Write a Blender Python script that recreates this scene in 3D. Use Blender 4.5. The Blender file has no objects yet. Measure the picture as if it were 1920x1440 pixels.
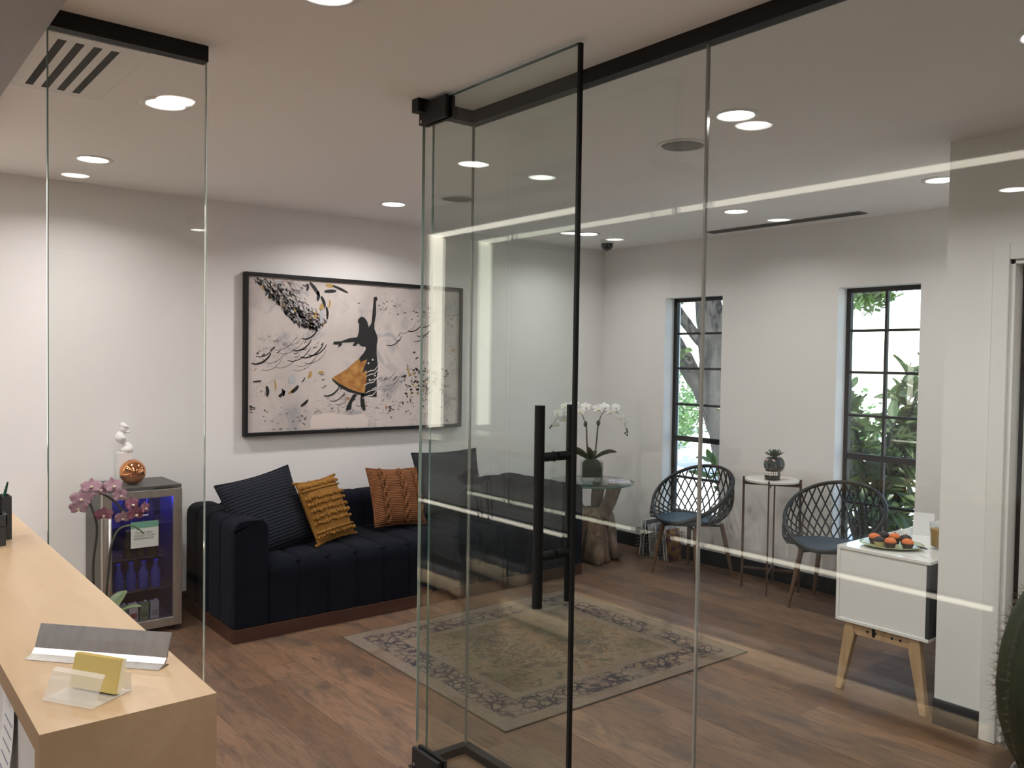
import bpy, bmesh, math, random
from mathutils import Vector, Matrix
R = math.radians
PI = math.pi
scene = bpy.context.scene
col = scene.collection
rnd = random.Random(7)

# ------------------------------------------------------------------ camera, sky, sun, exposure
FPX = 1584.62
yaw, pitch, roll = R(50.9616), R(1.68537), R(0.83363)
fwd = Vector((math.cos(yaw)*math.cos(pitch), math.sin(yaw)*math.cos(pitch), -math.sin(pitch)))
rt = Vector((math.sin(yaw), -math.cos(yaw), 0))
up = rt.cross(fwd)
c_, s_ = math.cos(roll), math.sin(roll)
rr, uu = c_*rt + s_*up, c_*up - s_*rt
cam_data = bpy.data.cameras.new('camera')
cam_data.sensor_width = 36.0
cam_data.lens = FPX/1920*36
cam_data.clip_start = 0.02
cam_data.clip_end = 300
cam = bpy.data.objects.new('camera', cam_data)
col.objects.link(cam)
m = Matrix((rr, uu, -fwd)).transposed().to_4x4()
m.translation = (0, 0, 1.612)
cam.matrix_world = m
scene.camera = cam

world = bpy.data.worlds.new('sky')
scene.world = world
world.use_nodes = True
wn = world.node_tree.nodes
sky = wn.new('ShaderNodeTexSky')
sky.sky_type = 'NISHITA'
sky.sun_disc = False
sky.sun_elevation = R(52)
sky.sun_rotation = R(250)
sky.air_density = 1.0
sky.dust_density = 1.0
world.node_tree.links.new(sky.outputs[0], wn['Background'].inputs[0])
wn['Background'].inputs[1].default_value = 0.75

sun_data = bpy.data.lights.new('sun', 'SUN')
sun_data.energy = 12.0
sun_data.angle = R(0.8)
sun_data.color = (1, .95, .86)
sun = bpy.data.objects.new('sun', sun_data)
col.objects.link(sun)
sun.rotation_euler = Vector((.55, .30, -.80)).to_track_quat('-Z', 'Y').to_euler()

vs = scene.view_settings
scene.display_settings.display_device = 'sRGB'
vs.view_transform = 'Standard'
vs.look = 'None'
vs.gamma = 1.0
vs.use_curve_mapping = False
vs.exposure = 0.06
scene.cycles.transparent_max_bounces = 20
scene.cycles.max_bounces = 5
scene.cycles.diffuse_bounces = 4
scene.cycles.glossy_bounces = 4
scene.cycles.transmission_bounces = 4
scene.cycles.adaptive_threshold = 0.05
scene.cycles.sample_clamp_indirect = 6.0
LAMP_W = 11.8          # watts of one ceiling downlight
LAMP_COL = (1.0, .95, .925)

# ------------------------------------------------------------------ helpers
class MB:
    """collects quads and triangles, then links them as one mesh object"""
    def __init__(s): s.v = []; s.f = []
    def add(s, vs_, fs):
        o = len(s.v); s.v += [tuple(p) for p in vs_]; s.f += [tuple(i+o for i in q) for q in fs]; return s
    def box(s, x0, x1, y0, y1, z0, z1, M=None):
        p = [Vector(q) for q in ((x0,y0,z0),(x1,y0,z0),(x1,y1,z0),(x0,y1,z0),(x0,y0,z1),(x1,y0,z1),(x1,y1,z1),(x0,y1,z1))]
        if M: p = [M @ q for q in p]
        return s.add(p, [(0,3,2,1),(4,5,6,7),(0,1,5,4),(1,2,6,5),(2,3,7,6),(3,0,4,7)])
    def cbox(s, c, d, M=None):
        return s.box(c[0]-d[0]/2, c[0]+d[0]/2, c[1]-d[1]/2, c[1]+d[1]/2, c[2]-d[2]/2, c[2]+d[2]/2, M)
    def tube(s, pts, rad, n=8, cap=True, sx=1.0, closed=False):
        pts = [Vector(p) for p in pts]
        N = len(pts)
        if not hasattr(rad, '__len__'): rad = [rad]*N
        ring = []
        ref = None
        for i, p in enumerate(pts):
            if closed: t = pts[(i+1) % N]-pts[i-1]
            else: t = pts[min(i+1, N-1)]-pts[max(i-1, 0)]
            t.normalize()
            if ref is None:
                ref = Vector((0,0,1)) if abs(t.z) < .9 else Vector((1,0,0))
            a = (ref - t*ref.dot(t))
            if a.length < 1e-6: a = t.orthogonal()
            a.normalize(); b = t.cross(a); ref = a
            ring.append([p+(a*math.cos(2*PI*k/n)*sx+b*math.sin(2*PI*k/n))*rad[i] for k in range(n)])
        vv = [q for r_ in ring for q in r_]
        ff = []
        for i in range(N if closed else N-1):
            j = (i+1) % N
            for k in range(n):
                k2 = (k+1) % n
                ff.append((i*n+k, i*n+k2, j*n+k2, j*n+k))
        if cap and not closed:
            ff.append(tuple(range(n-1, -1, -1))); ff.append(tuple((N-1)*n+k for k in range(n)))
        return s.add(vv, ff)
    def lathe(s, prof, n=24, c=(0,0,0), capb=True, capt=True, f=None):
        vv = []
        for r_, z in prof:
            for k in range(n):
                a = 2*PI*k/n
                q = r_*(f(a, z) if f else 1)
                vv.append((c[0]+q*math.cos(a), c[1]+q*math.sin(a), c[2]+z))
        ff = []
        for i in range(len(prof)-1):
            for k in range(n):
                k2 = (k+1) % n
                ff.append((i*n+k, i*n+k2, (i+1)*n+k2, (i+1)*n+k))
        if capb: ff.append(tuple(range(n-1, -1, -1)))
        if capt: ff.append(tuple((len(prof)-1)*n+k for k in range(n)))
        return s.add(vv, ff)
    def grid(s, fn, nu, nv, flip=False):
        vv = [fn(i/nu, j/nv) for j in range(nv+1) for i in range(nu+1)]
        ff = []
        for j in range(nv):
            for i in range(nu):
                a = j*(nu+1)+i
                q = (a, a+1, a+nu+2, a+nu+1)
                ff.append(q[::-1] if flip else q)
        return s.add(vv, ff)
    def prism(s, poly, fn, th):
        """poly 2D outline extruded: fn(u, v, w) -> point, w in {0, th}"""
        n = len(poly)
        vv = [fn(u, v, 0) for u, v in poly]+[fn(u, v, th) for u, v in poly]
        ff = [tuple(range(n-1, -1, -1)), tuple(range(n, 2*n))]
        for i in range(n):
            j = (i+1) % n
            ff.append((i, j, n+j, n+i))
        return s.add(vv, ff)
    def ball(s, c, r_, nu=10, nv=6, sc=(1,1,1), M=None):
        prof = []
        vv = []; n = nu
        for j in range(nv+1):
            a = -PI/2+PI*j/nv
            for k in range(n):
                b = 2*PI*k/n
                q = Vector((math.cos(a)*math.cos(b)*sc[0], math.cos(a)*math.sin(b)*sc[1], math.sin(a)*sc[2]))*r_
                if M: q = M @ q
                vv.append(Vector(c)+q)
        ff = []
        for j in range(nv):
            for k in range(n):
                k2 = (k+1) % n
                ff.append((j*n+k, j*n+k2, (j+1)*n+k2, (j+1)*n+k))
        return s.add(vv, ff)
    def mesh(s, name, mat=None, smooth=False, recalc=True):
        me = bpy.data.meshes.new(name)
        me.from_pydata(s.v, [], s.f)
        if recalc:
            bm = bmesh.new(); bm.from_mesh(me)
            bmesh.ops.remove_doubles(bm, verts=bm.verts, dist=1e-6)
            bmesh.ops.recalc_face_normals(bm, faces=bm.faces)
            bm.to_mesh(me); bm.free()
        if smooth:
            me.polygons.foreach_set('use_smooth', [True]*len(me.polygons))
        if mat: me.materials.append(mat)
        me.update()
        return me
    def build(s, name, mat, parent=None, smooth=False, bevel=0, label=None, recalc=True, auto=None):
        return obj(name, s.mesh(name, mat, smooth or bool(auto), recalc), parent, bevel, label, auto)

def obj(name, me, parent=None, bevel=0, label=None, auto=None):
    o = bpy.data.objects.new(name, me)
    col.objects.link(o)
    if parent: o.parent = parent
    if label: o['label'] = label
    if auto:
        bm = bmesh.new(); bm.from_mesh(me)
        for e in bm.edges:
            if len(e.link_faces) == 2 and e.calc_face_angle(0) > R(auto): e.smooth = False
        bm.to_mesh(me); bm.free()
    if bevel:
        b = o.modifiers.new('bevel', 'BEVEL'); b.width = bevel; b.segments = 2; b.limit_method = 'ANGLE'; b.angle_limit = R(40)
    return o
def tag(o, label, cat=None, group=None, kind=None):
    o['label'] = label
    if cat: o['category'] = cat
    if group: o['group'] = group
    if kind: o['kind'] = kind
    return o
def thing(name, loc, label, cat, group=None, rz=0):
    o = bpy.data.objects.new(name, None)
    o.empty_display_size = .1
    col.objects.link(o)
    o.location = loc; o.rotation_euler = (0, 0, rz)
    return tag(o, label, cat, group)
def struct(name, label=None):
    o = bpy.data.objects.new(name, None); o.empty_display_size = .1
    col.objects.link(o); o['kind'] = 'structure'
    if label: o['label'] = label
    return o
def copy_tree(o, parent=None):
    c = o.copy(); col.objects.link(c)
    if parent: c.parent = parent
    for ch in list(o.children): copy_tree(ch, c)
    return c

# ------------------------------------------------------------------ materials
def base(name):
    mt = bpy.data.materials.new(name); mt.use_nodes = True
    nt = mt.node_tree
    return mt, nt, nt.nodes, nt.links, nt.nodes['Principled BSDF']
def plain(name, c, rough=.5, metal=0.0, spec=.5, emit=None, es=0, sheen=0, coat=0):
    mt, nt, N, L, b = base(name)
    b.inputs['Base Color'].default_value = (*c, 1)
    b.inputs['Roughness'].default_value = rough
    b.inputs['Metallic'].default_value = metal
    b.inputs['Specular IOR Level'].default_value = spec
    b.inputs['Sheen Weight'].default_value = sheen
    b.inputs['Coat Weight'].default_value = coat
    if emit:
        b.inputs['Emission Color'].default_value = (*emit, 1); b.inputs['Emission Strength'].default_value = es
    return mt
def coords(N, L, kind='Object', scale=(1,1,1), rot=(0,0,0), rand=False):
    tc = N.new('ShaderNodeTexCoord')
    mp = N.new('ShaderNodeMapping')
    mp.inputs['Scale'].default_value = scale; mp.inputs['Rotation'].default_value = rot
    L.new(tc.outputs[kind], mp.inputs['Vector'])
    if rand:
        oi = N.new('ShaderNodeObjectInfo'); mu = N.new('ShaderNodeVectorMath'); mu.operation = 'SCALE'
        mu.inputs[0].default_value = (37, 91, 53); L.new(oi.outputs['Random'], mu.inputs['Scale'])
        L.new(mu.outputs[0], mp.inputs['Location'])
    return mp.outputs[0]
def noise(N, L, vec, scale, detail=3, rough=.5, dist=0):
    n = N.new('ShaderNodeTexNoise')
    n.inputs['Scale'].default_value = scale; n.inputs['Detail'].default_value = detail
    n.inputs['Roughness'].default_value = rough; n.inputs['Distortion'].default_value = dist
    L.new(vec, n.inputs['Vector'])
    return n.outputs['Fac']
def ramp(N, L, fac, stops):
    r_ = N.new('ShaderNodeValToRGB')
    el = r_.color_ramp.elements
    while len(el) < len(stops): el.new(.5)
    for e, (p, c) in zip(el, stops):
        e.position = p; e.color = (*c, 1) if len(c) == 3 else c
    L.new(fac, r_.inputs[0])
    return r_.outputs[0]
def bump(N, L, b, h, strength=.3, dist=.01):
    bp = N.new('ShaderNodeBump'); bp.inputs['Strength'].default_value = strength; bp.inputs['Distance'].default_value = dist
    L.new(h, bp.inputs['Height']); L.new(bp.outputs[0], b.inputs['Normal'])
def mixc(N, L, fac, a, b_, mode='MIX'):
    x = N.new('ShaderNodeMix'); x.data_type = 'RGBA'; x.blend_type = mode
    for key, val in ((0, fac), (6, a), (7, b_)):
        if hasattr(val, 'links') or hasattr(val, 'is_output'): L.new(val, x.inputs[key])
        elif isinstance(val, (int, float)): x.inputs[key].default_value = val
        else: x.inputs[key].default_value = (*val, 1)
    return x.outputs[2]
def noisy(name, c1, c2, scale=8, rough=.6, b_=0, stretch=(1,1,1), detail=4, metal=0, spec=.4, bscale=None, lo=.3, hi=.7, rand=False, sheen=0, rot=(0,0,0), bd=.01, coat=0):
    mt, nt, N, L, b = base(name)
    v = coords(N, L, 'Object', stretch, rot, rand)
    f = noise(N, L, v, scale, detail)
    L.new(ramp(N, L, f, [(lo, c1), (hi, c2)]), b.inputs['Base Color'])
    b.inputs['Roughness'].default_value = rough; b.inputs['Metallic'].default_value = metal
    b.inputs['Specular IOR Level'].default_value = spec; b.inputs['Sheen Weight'].default_value = sheen
    b.inputs['Coat Weight'].default_value = coat
    if b_:
        h = f if not bscale else noise(N, L, v, bscale, 3)
        bump(N, L, b, h, b_, bd)
    return mt
def pane_mat(name, tint, r0=.04, rough=0.0):
    """one face of a flat glass pane: straight transmission with a tint, Schlick reflection"""
    mt = bpy.data.materials.new(name); mt.use_nodes = True
    nt = mt.node_tree; N, L = nt.nodes, nt.links
    N.clear()
    out = N.new('ShaderNodeOutputMaterial'); mix = N.new('ShaderNodeMixShader')
    tr = N.new('ShaderNodeBsdfTransparent'); gl = N.new('ShaderNodeBsdfGlossy')
    tr.inputs[0].default_value = (*tint, 1); gl.inputs['Roughness'].default_value = rough
    ge = N.new('ShaderNodeNewGeometry'); dt = N.new('ShaderNodeVectorMath'); dt.operation = 'DOT_PRODUCT'
    L.new(ge.outputs['Normal'], dt.inputs[0]); L.new(ge.outputs['Incoming'], dt.inputs[1])
    def mth(op, a, b_=None):
        n = N.new('ShaderNodeMath'); n.operation = op
        for i, q in enumerate((a, b_)):
            if q is None: continue
            if isinstance(q, (int, float)): n.inputs[i].default_value = q
            else: L.new(q, n.inputs[i])
        return n.outputs[0]
    k = mth('SUBTRACT', 1.0, mth('ABSOLUTE', dt.outputs['Value']))
    f = mth('ADD', mth('MULTIPLY', mth('POWER', k, 5.0), 1-r0), r0)
    L.new(f, mix.inputs[0]); L.new(tr.outputs[0], mix.inputs[1]); L.new(gl.outputs[0], mix.inputs[2])
    L.new(mix.outputs[0], out.inputs['Surface'])
    return mt

M = {}
M['wall'] = noisy('wall_paint', (.805,.79,.78), (.825,.81,.80), 2, .75, detail=1, spec=.2)
M['ceil'] = plain('ceiling_paint', (.915,.90,.89), .8, spec=.15)
M['soffit'] = plain('soffit_shade_grey', (.42,.42,.43), .8, spec=.2)  # grey carries the shade of the soffit underside in its colour
M['black'] = plain('black_metal', (.010,.010,.011), .55, 0, .3)
M['blackmatte'] = plain('black_matte', (.007,.0075,.008), .6, 0, .18)
M['base'] = plain('charcoal_baseboard', (.009,.010,.012), .55, 0, .3)
M['white'] = plain('white_satin', (.80,.79,.77), .45)
M['gloss'] = plain('white_gloss_lacquer', (.84,.83,.82), .08, 0, .5, coat=.5)
M['lamp'] = plain('lamp_lens', (1,1,1), .4, emit=(1,.96,.92), es=22)
M['led'] = plain('led_diffuser', (1,.97,.9), .4, emit=(1,.93,.79), es=6.5)
M['ledlow'] = plain('led_strip', (1,.97,.9), .4, emit=(1,.92,.76), es=6)
M['toeled'] = plain('toe_led', (1,.97,.9), .4, emit=(1,.86,.66), es=110)
M['glass'] = pane_mat('partition_glass', (.93,.952,.938))
M['glassdoor'] = pane_mat('door_glass', (.905,.932,.918))
M['glassleft'] = pane_mat('side_glass', (.958,.966,.956))
M['winglass'] = pane_mat('window_glass', (.97,.985,.98))
M['clear'] = pane_mat('clear_glass', (.95,.97,.97))
M['tableglass'] = pane_mat('tabletop_glass', (.80,.88,.86))
M['edge'] = plain('glass_edge', (.30,.36,.33), .06, 0, 1.0)
M['edgedark'] = plain('glass_edge_green', (.06,.13,.11), .12, 0, .8)
M['seal'] = plain('clear_joint_seal', (.24,.235,.215), .10, 0, .8)
M['steel'] = noisy('brushed_steel', (.46,.43,.40), (.56,.53,.49), 30, .32, .05, (1,1,.05), metal=.9)
M['alu'] = noisy('brushed_aluminium', (.46,.45,.445), (.55,.54,.535), 60, .42, .04, (1,1,.05), metal=.95)
M['paper'] = plain('paper', (.82,.82,.82), .7)
# ------------------------------------------------------------------ the room
H = 2.60; WX = 5.45; WY = 5.43; SX = 3.87; RY = 1.716
GX = 2.03; GY = 2.77; DX = 1.80
# floor: boards laid along the sofa-to-camera direction
def wood_floor():
    mt, nt, N, L, b = base('oak_floor')
    v = coords(N, L, 'Object', (1, .13, 1), rand=True)
    f1 = noise(N, L, v, 30, 8, .68, 1.6)
    f2 = noise(N, L, coords(N, L, 'Object', (1, .40, 1), rand=True), 6.5, 6, .65, .9)
    oi = N.new('ShaderNodeObjectInfo')
    tone = ramp(N, L, oi.outputs['Random'], [(0, (.125,.071,.042)), (.35, (.160,.094,.057)), (.7, (.190,.114,.070)), (1, (.140,.086,.056))])
    grain = ramp(N, L, f1, [(.28, (.42,.40,.38)), (.50, (1,1,1)), (.75, (1.30,1.26,1.2))])
    c1 = mixc(N, L, .85, tone, grain, 'MULTIPLY')
    c2 = mixc(N, L, ramp(N, L, f2, [(.48, (0,0,0)), (.66, (.8,.8,.8))]), c1, (.066,.048,.038))
    vk = coords(N, L, 'Object', (1, .5, 1), rand=True)
    kn = N.new('ShaderNodeTexVoronoi'); kn.inputs['Scale'].default_value = 5.5; L.new(vk, kn.inputs['Vector'])
    c3 = mixc(N, L, ramp(N, L, kn.outputs['Distance'], [(.02, (.85,.85,.85)), (.085, (0,0,0))]), c2, (.06,.036,.025))
    L.new(c3, b.inputs['Base Color'])
    b.inputs['Roughness'].default_value = .42
    b.inputs['Specular IOR Level'].default_value = .35
    bump(N, L, b, f1, .12, .004)
    return mt
M['floor'] = wood_floor()
floor = struct('floor', 'brown oak plank floor')
MB().box(-2.6, WX+.2, -3.6, WY+.2, -.12, -.012).build('subfloor', plain('subfloor_dark', (.04,.028,.02), .8), floor)
PW = .19
plank_mesh = {}
def plank(x, y0, y1):
    Ln = round(y1-y0, 3)
    if Ln not in plank_mesh:
        plank_mesh[Ln] = MB().box(-PW/2+.0004, PW/2-.0004, -Ln/2+.0004, Ln/2-.0004, -.012, 0).mesh('plank', M['floor'])
    o = obj('plank', plank_mesh[Ln], floor)
    o.location = (x, (y0+y1)/2, 0)
x = .40; row = 0
rest = MB()
while x < WX:
    y = WY
    k = (row*7) % 5
    first = True
    while y > .25:
        Ln = (.7, 1.1, 1.5, .9, 1.3)[k] if first else 1.8
        first = False
        y0 = max(y-Ln, .25)
        plank(x+PW/2, y0, y)
        y = y0
    x += PW; row += 1
XE = x
for i in range(int(3.0/PW)):
    for j in range(6):
        y0 = WY-1.6*(j+1)+(.37*i % 1.1)
        rest.box(.40-PW*(i+1)+.001, .40-PW*i-.001, max(y0, -3.5), min(y0+1.598, WY), -.012, 0)
for i in range(int((XE-.4)/PW+.5)):
    for j in range(2):
        a = .249-1.9*j; rest.box(.40+PW*i+.001, .40+PW*(i+1)-.001, max(a-1.898, -3.5), a, -.012, 0)
o = rest.build('far_planks', M['floor'], floor); o['kind'] = 'stuff'

def structm(name, mb, mat, label=None, bevel=0):
    o = mb.build(name, mat, bevel=bevel); o['kind'] = 'structure'
    if label: o['label'] = label
    return o
structm('ceiling', MB().box(-2.6, WX+.2, -3.6, WY+.2, H, H+.15), M['ceil'], 'plain white ceiling')
structm('soffit', MB().box(-2.6, .50, -3.5, WY, H-.055, H), M['soffit'], 'dropped soffit above the reception counter, its shade coloured in grey')
structm('wall_back', MB().box(-2.6, WX+.2, WY, WY+.2, -.1, H), M['wall'], 'white wall behind the sofa')
# window wall with two openings
WZ0, WZ1 = .335, 2.14
W1 = (4.12, 4.70); W2 = (2.575, 3.145)
mb = MB()
mb.box(WX, WX+.2, RY-.15, WY, -.1, WZ0).box(WX, WX+.2, RY-.15, WY, WZ1, H)
for a, b_ in ((RY-.15, W2[0]), (W2[1], W1[0]), (W1[1], WY)): mb.box(WX, WX+.2, a, b_, WZ0, WZ1)
structm('wall_right', mb, M['wall'], 'white wall with two tall narrow windows')
# wall beside the sideboard, with the doorway
DY0, DY1, DZ = .50, 1.452, 2.06
mb = MB()
mb.box(SX, SX+.15, DY1, RY, -.1, H).box(SX, SX+.15, DY0, DY1, DZ, H).box(SX, SX+.15, -3.5, DY0, -.1, H)
structm('wall_side', mb, M['wall'], 'white wall end beside the sideboard')
structm('wall_return', MB().box(SX+.15, WX+.2, RY-.15, RY, -.1, H), M['wall'], 'short white wall behind the sideboard')
structm('wall_front', MB().box(-2.6, WX+.2, -3.6, -3.5, -.1, H), M['wall'], 'white wall behind the viewer')
structm('wall_left', MB().box(-2.6, -2.5, -3.5, WY, -.1, H), M['wall'], 'white wall behind the reception')
structm('wall_outer', MB().box(WX+.2, WX+.3, -3.6, RY-.15, -.1, H), M['wall'], 'outer wall beyond the doorway')
# baseboards
structm('baseboard_right', MB().box(WX-.015, WX, RY, WY, 0, .112), M['base'], 'charcoal baseboard under the windows', .003)
structm('baseboard_back', MB().box(.5, WX-.015, WY-.015, WY, 0, .112), M['base'], 'charcoal baseboard behind the sofa', .003)
structm('baseboard_side', MB().box(SX-.016, SX, 1.522, RY+.001, 0, .115), M['base'], 'charcoal baseboard on the white wall end', .003)
# doorway with casing on the side wall
d1 = struct('door_1', 'white cased doorway with dark door edge')
MB().box(SX-.020, SX, DY1, DY1+.066, 0, DZ+.066).build('casing', M['white'], d1, bevel=.004)
MB().box(SX-.020, SX, DY0-.066, DY0, 0, DZ+.066).build('casing', M['white'], d1, bevel=.004)
MB().box(SX-.020, SX, DY0, DY1, DZ, DZ+.066).build('casing', M['white'], d1, bevel=.004)
MB().box(SX-.004, SX+.154, DY1-.018, DY1, 0, DZ).build('jamb', M['white'], d1)
MB().box(SX-.004, SX+.154, DY0, DY0+.018, 0, DZ).build('jamb', M['white'], d1)
MB().box(SX-.004, SX+.154, DY0, DY1, DZ-.018, DZ-.0001).build('jamb', M['white'], d1)
MB().box(SX+.075, SX+.12, DY1-.036, DY1-.020, .02, DZ-.02).build('door_stile', M['blackmatte'], d1)
leaf = MB().box(SX+.08, SX+.115, DY0+.02, DY1-.0362, .02, DZ-.02).build('door_leaf', M['white'], d1)
MB().box(SX-.01, SX+.15, DY0, DY1, 0, .015).build('threshold', M['alu'], d1)

# windows
def window(name, y0, y1, label):
    w = struct(name, label)
    X0, X1 = WX+.115, WX+.150
    fw = .032
    MB().box(X0, X1, y0, y0+fw, WZ0, WZ1).box(X0, X1, y1-fw, y1, WZ0, WZ1).box(X0, X1, y0, y1, WZ1-fw, WZ1).box(X0, X1, y0, y1, WZ0, WZ0+fw).build('window_frame', M['black'], w)
    ym = (y0+y1)/2
    MB().box(X0+.004, X1-.004, ym-.009, ym+.009, WZ0+fw, WZ1-fw).build('mullion', M['black'], w)
    zs = [1.845, 1.555, 1.255, .968, .645]
    for z in zs:
        t = .021 if z == .968 else .009
        MB().box(X0+.002, X1-.002, y0+fw, y1-fw, z-t, z+t).build('glazing_bar', M['black'], w)
    zz = [WZ1-fw]+zs+[WZ0+fw]
    for i in range(6):
        for a, b_ in ((y0+fw, ym-.009), (ym+.009, y1-fw)):
            MB().box(X0+.014, X0+.019, a, b_, zz[i+1]+.009, zz[i]-.009).build('pane', M['winglass'], w)
    MB().box(WX-.012, WX+.115, y0-.0, y1+.0, WZ0-.018, WZ0+.003).build('window_sill', M['white'], w, bevel=.002)
    return w
window('window_1', W1[0], W1[1], 'tall black framed window behind the first lattice chair')
window('window_2', W2[0], W2[1], 'tall black framed window in front of the magnolia shrub')

# ------------------------------------------------------------------ glass partition and door
gw = struct('wall_glass', 'frameless glass partition with black header rail')
T = .010
def gpane(x0, x1, y0, y1, z0=.02, z1=H-.045):
    return MB().box(x0, x1, y0, y1, z0, z1).build('glass_pane', M['glass'], gw)
gpane(.502, .956, GY-T/2, GY+T/2).data.materials[0] = M['glassleft']
gpane(1.838, GX-.008, GY-T/2, GY+T/2)
ys = [GY+.006, 1.604, .45, -.70]
for i in range(3):
    gpane(GX-T/2, GX+T/2, ys[i+1]+(.006 if i < 2 else 0), ys[i]-.006)
def gedge(x, y, mat, w=.002, name='glass_edge', z0=.02, z1=H-.045, tx=None, ty=None):
    tx = tx or w; ty = ty or w
    return MB().box(x-tx/2, x+tx/2, y-ty/2, y+ty/2, z0, z1).build(name, mat, gw)
gedge(.957, GY, M['edge'], tx=.003, ty=T)
gedge(.501, GY, M['edgedark'], tx=.003, ty=T)
gedge(1.836, GY, M['edgedark'], tx=.003, ty=T)
gedge(GX-.001, GY+.001, M['seal'], name='corner_seal', tx=.008, ty=.008)
gedge(GX, 1.604, M['seal'], name='joint_seal', tx=.0102, ty=.0075)
gedge(GX, .45, M['seal'], name='joint_seal', tx=.0102, ty=.0075)
HZ = H-.05
MB().box(.498, .957, GY-.022, GY+.022, HZ, H).build('header_rail', M['black'], gw)
MB().box(1.75, GX+.022, GY-.022, GY+.022, HZ, H).build('header_rail', M['black'], gw)
MB().box(GX-.022, GX+.022, -.70, GY-.022, HZ, H).build('header_rail', M['black'], gw)
MB().box(1.87, GX+.02, GY-.02, GY+.02, 0, .032).build('floor_channel', M['black'], gw, bevel=.002)
MB().box(GX-.02, GX+.02, -.70, GY-.02, 0, .032).build('floor_channel', M['black'], gw, bevel=.002)
MB().box(.502, .957, GY-.02, GY+.02, 0, .032).build('floor_channel', M['black'], gw, bevel=.002)

gd = thing('glass_door', (DX, GY, 0), 'frameless glass door standing open with black ladder pull handle', 'glass door')
DL = .855
MB().box(-.006, .006, -DL, .012, .012, H-.018).build('glass_pane', M['glassdoor'], gd)
MB().box(-.0068, .0068, -DL-.011, -DL, .012, H-.018).build('edge_seal', M['blackmatte'], gd)
MB().box(-.006, .006, .0121, .014, .1, H-.09).build('glass_edge', M['edge'], gd)
MB().box(-.0062, .0062, -DL, 0, H-.018, H-.0155).build('top_edge', M['edgedark'], gd)
for z0, z1 in ((.006, .082), (H-.095, H-.012)):
    p = MB().box(-.022, -.0062, -.165, .016, z0, z1).build('pivot_clamp', M['black'], gd, bevel=.003)
    MB().box(.0062, .022, -.165, .016, z0, z1).build('pivot_clamp', M['black'], gd, bevel=.003)
    MB().tube([(-.0235, .0, z0+.012), (-.0215, .0, z0+.012)], .006, 10).build('screw', M['alu'], p)
MB().tube([(0, -.06, 0), (0, -.06, .0058)], .03, 16).build('floor_pivot', M['black'], gd)
MB().box(-.03, .03, -.1, .03, 0, .005).build('pivot_plate', M['black'], gd, bevel=.002)
h = MB().tube([(-.068, -.775, .83), (-.068, -.775, 1.468)], .0165, 16).build('pull_handle', M['blackmatte'], gd, auto=40)
MB().tube([(.068, -.775, .83), (.068, -.775, 1.468)], .0165, 16).build('pull_handle', M['blackmatte'], gd, auto=40)
for z in (1.305, .99):
    s1 = MB().tube([(-.068, -.775, z), (-.0065, -.775, z)], .0145, 14).build('standoff', M['blackmatte'], gd, auto=40)
    MB().tube([(.0065, -.775, z), (.068, -.775, z)], .0145, 14).build('standoff', M['blackmatte'], gd, auto=40)
    MB().tube([(-.008, -.775, z), (-.0066, -.775, z)], .0165, 14).build('washer', M['black'], s1)

# ------------------------------------------------------------------ ceiling fixtures
def downlight(x, y, label, z=H, power=1.0):
    d = thing('downlight', (x, y, z), label, 'ceiling light', 'recessed ceiling downlights')
    ring = MB().lathe([(.097, -.0005), (.095, -.005), (.074, -.007), (.070, -.003), (.069, -.0015)], 36, capb=False, capt=False)
    ring.build('trim_ring', M['white'], d, smooth=True)
    MB().lathe([(.001, -.0022), (.069, -.0022), (.0695, -.0012)], 32, capt=False).build('lens', M['lamp'], d)
    la = bpy.data.lights.new('downlight_lamp', 'AREA'); la.shape = 'DISK'; la.size = .13
    la.energy = LAMP_W*power; la.color = LAMP_COL; la.spread = R(150)
    lo = bpy.data.objects.new('downlight_lamp', la); col.objects.link(lo); lo.parent = d; lo.location = (0, 0, -.010)
    return d
downlight(1.06, 2.13, 'recessed downlight at the top edge of the view')
downlight(1.045, 3.485, 'recessed downlight seen through the left glass pane, nearest its header')
downlight(1.06, 4.72, 'recessed downlight above the drinks fridge', power=.85)
downlight(2.84, 4.74, 'recessed downlight above the dancer painting')
downlight(2.825, 2.09, 'recessed downlight beside the round ceiling speaker')
downlight(2.82, .975, 'recessed downlight cut by the right edge of the view')
downlight(4.62, 3.40, 'recessed downlight beside the long slot diffuser', power=.58)
downlight(4.61, 2.09, 'recessed downlight half hidden by the white wall end', power=.58)
downlight(4.63, 4.79, 'recessed downlight next to the dome camera', power=.55)
downlight(1.08, .33, 'recessed downlight over the entrance floor behind the viewer', power=1.5)
downlight(2.3, -1.25, 'recessed downlight far behind the viewer')
for (x, y), w in zip([(-.76, 3.21), (-.80, 1.82), (-.65, 4.58)], ('middle', 'near', 'far')):
    downlight(x, y, f'recessed downlight in the soffit behind the reception, {w} one', H-.055)
# round speaker
sp = thing('ceiling_speaker', (3.04, 2.54, H), 'round flush ceiling speaker with grey grille beside the glass joint', 'speaker')
MB().lathe([(.115, -.0005), (.113, -.005), (.098, -.006), (.096, -.003)], 36, capb=False, capt=False).build('rim', M['white'], sp, smooth=True)
MB().lathe([(.001, -.0045), (.05, -.004), (.096, -.0025), (.097, -.001)], 36, capt=False).build('grille', noisy('speaker_grille', (.16,.16,.15), (.34,.34,.32), 420, .7), sp, smooth=True)
sp2 = copy_tree(sp); sp2.location = (3.036, 4.304, H); sp2['label'] = 'round flush ceiling speaker further back, seen through the glass door'
sp['group'] = sp2['group'] = 'ceiling speakers'
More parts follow.
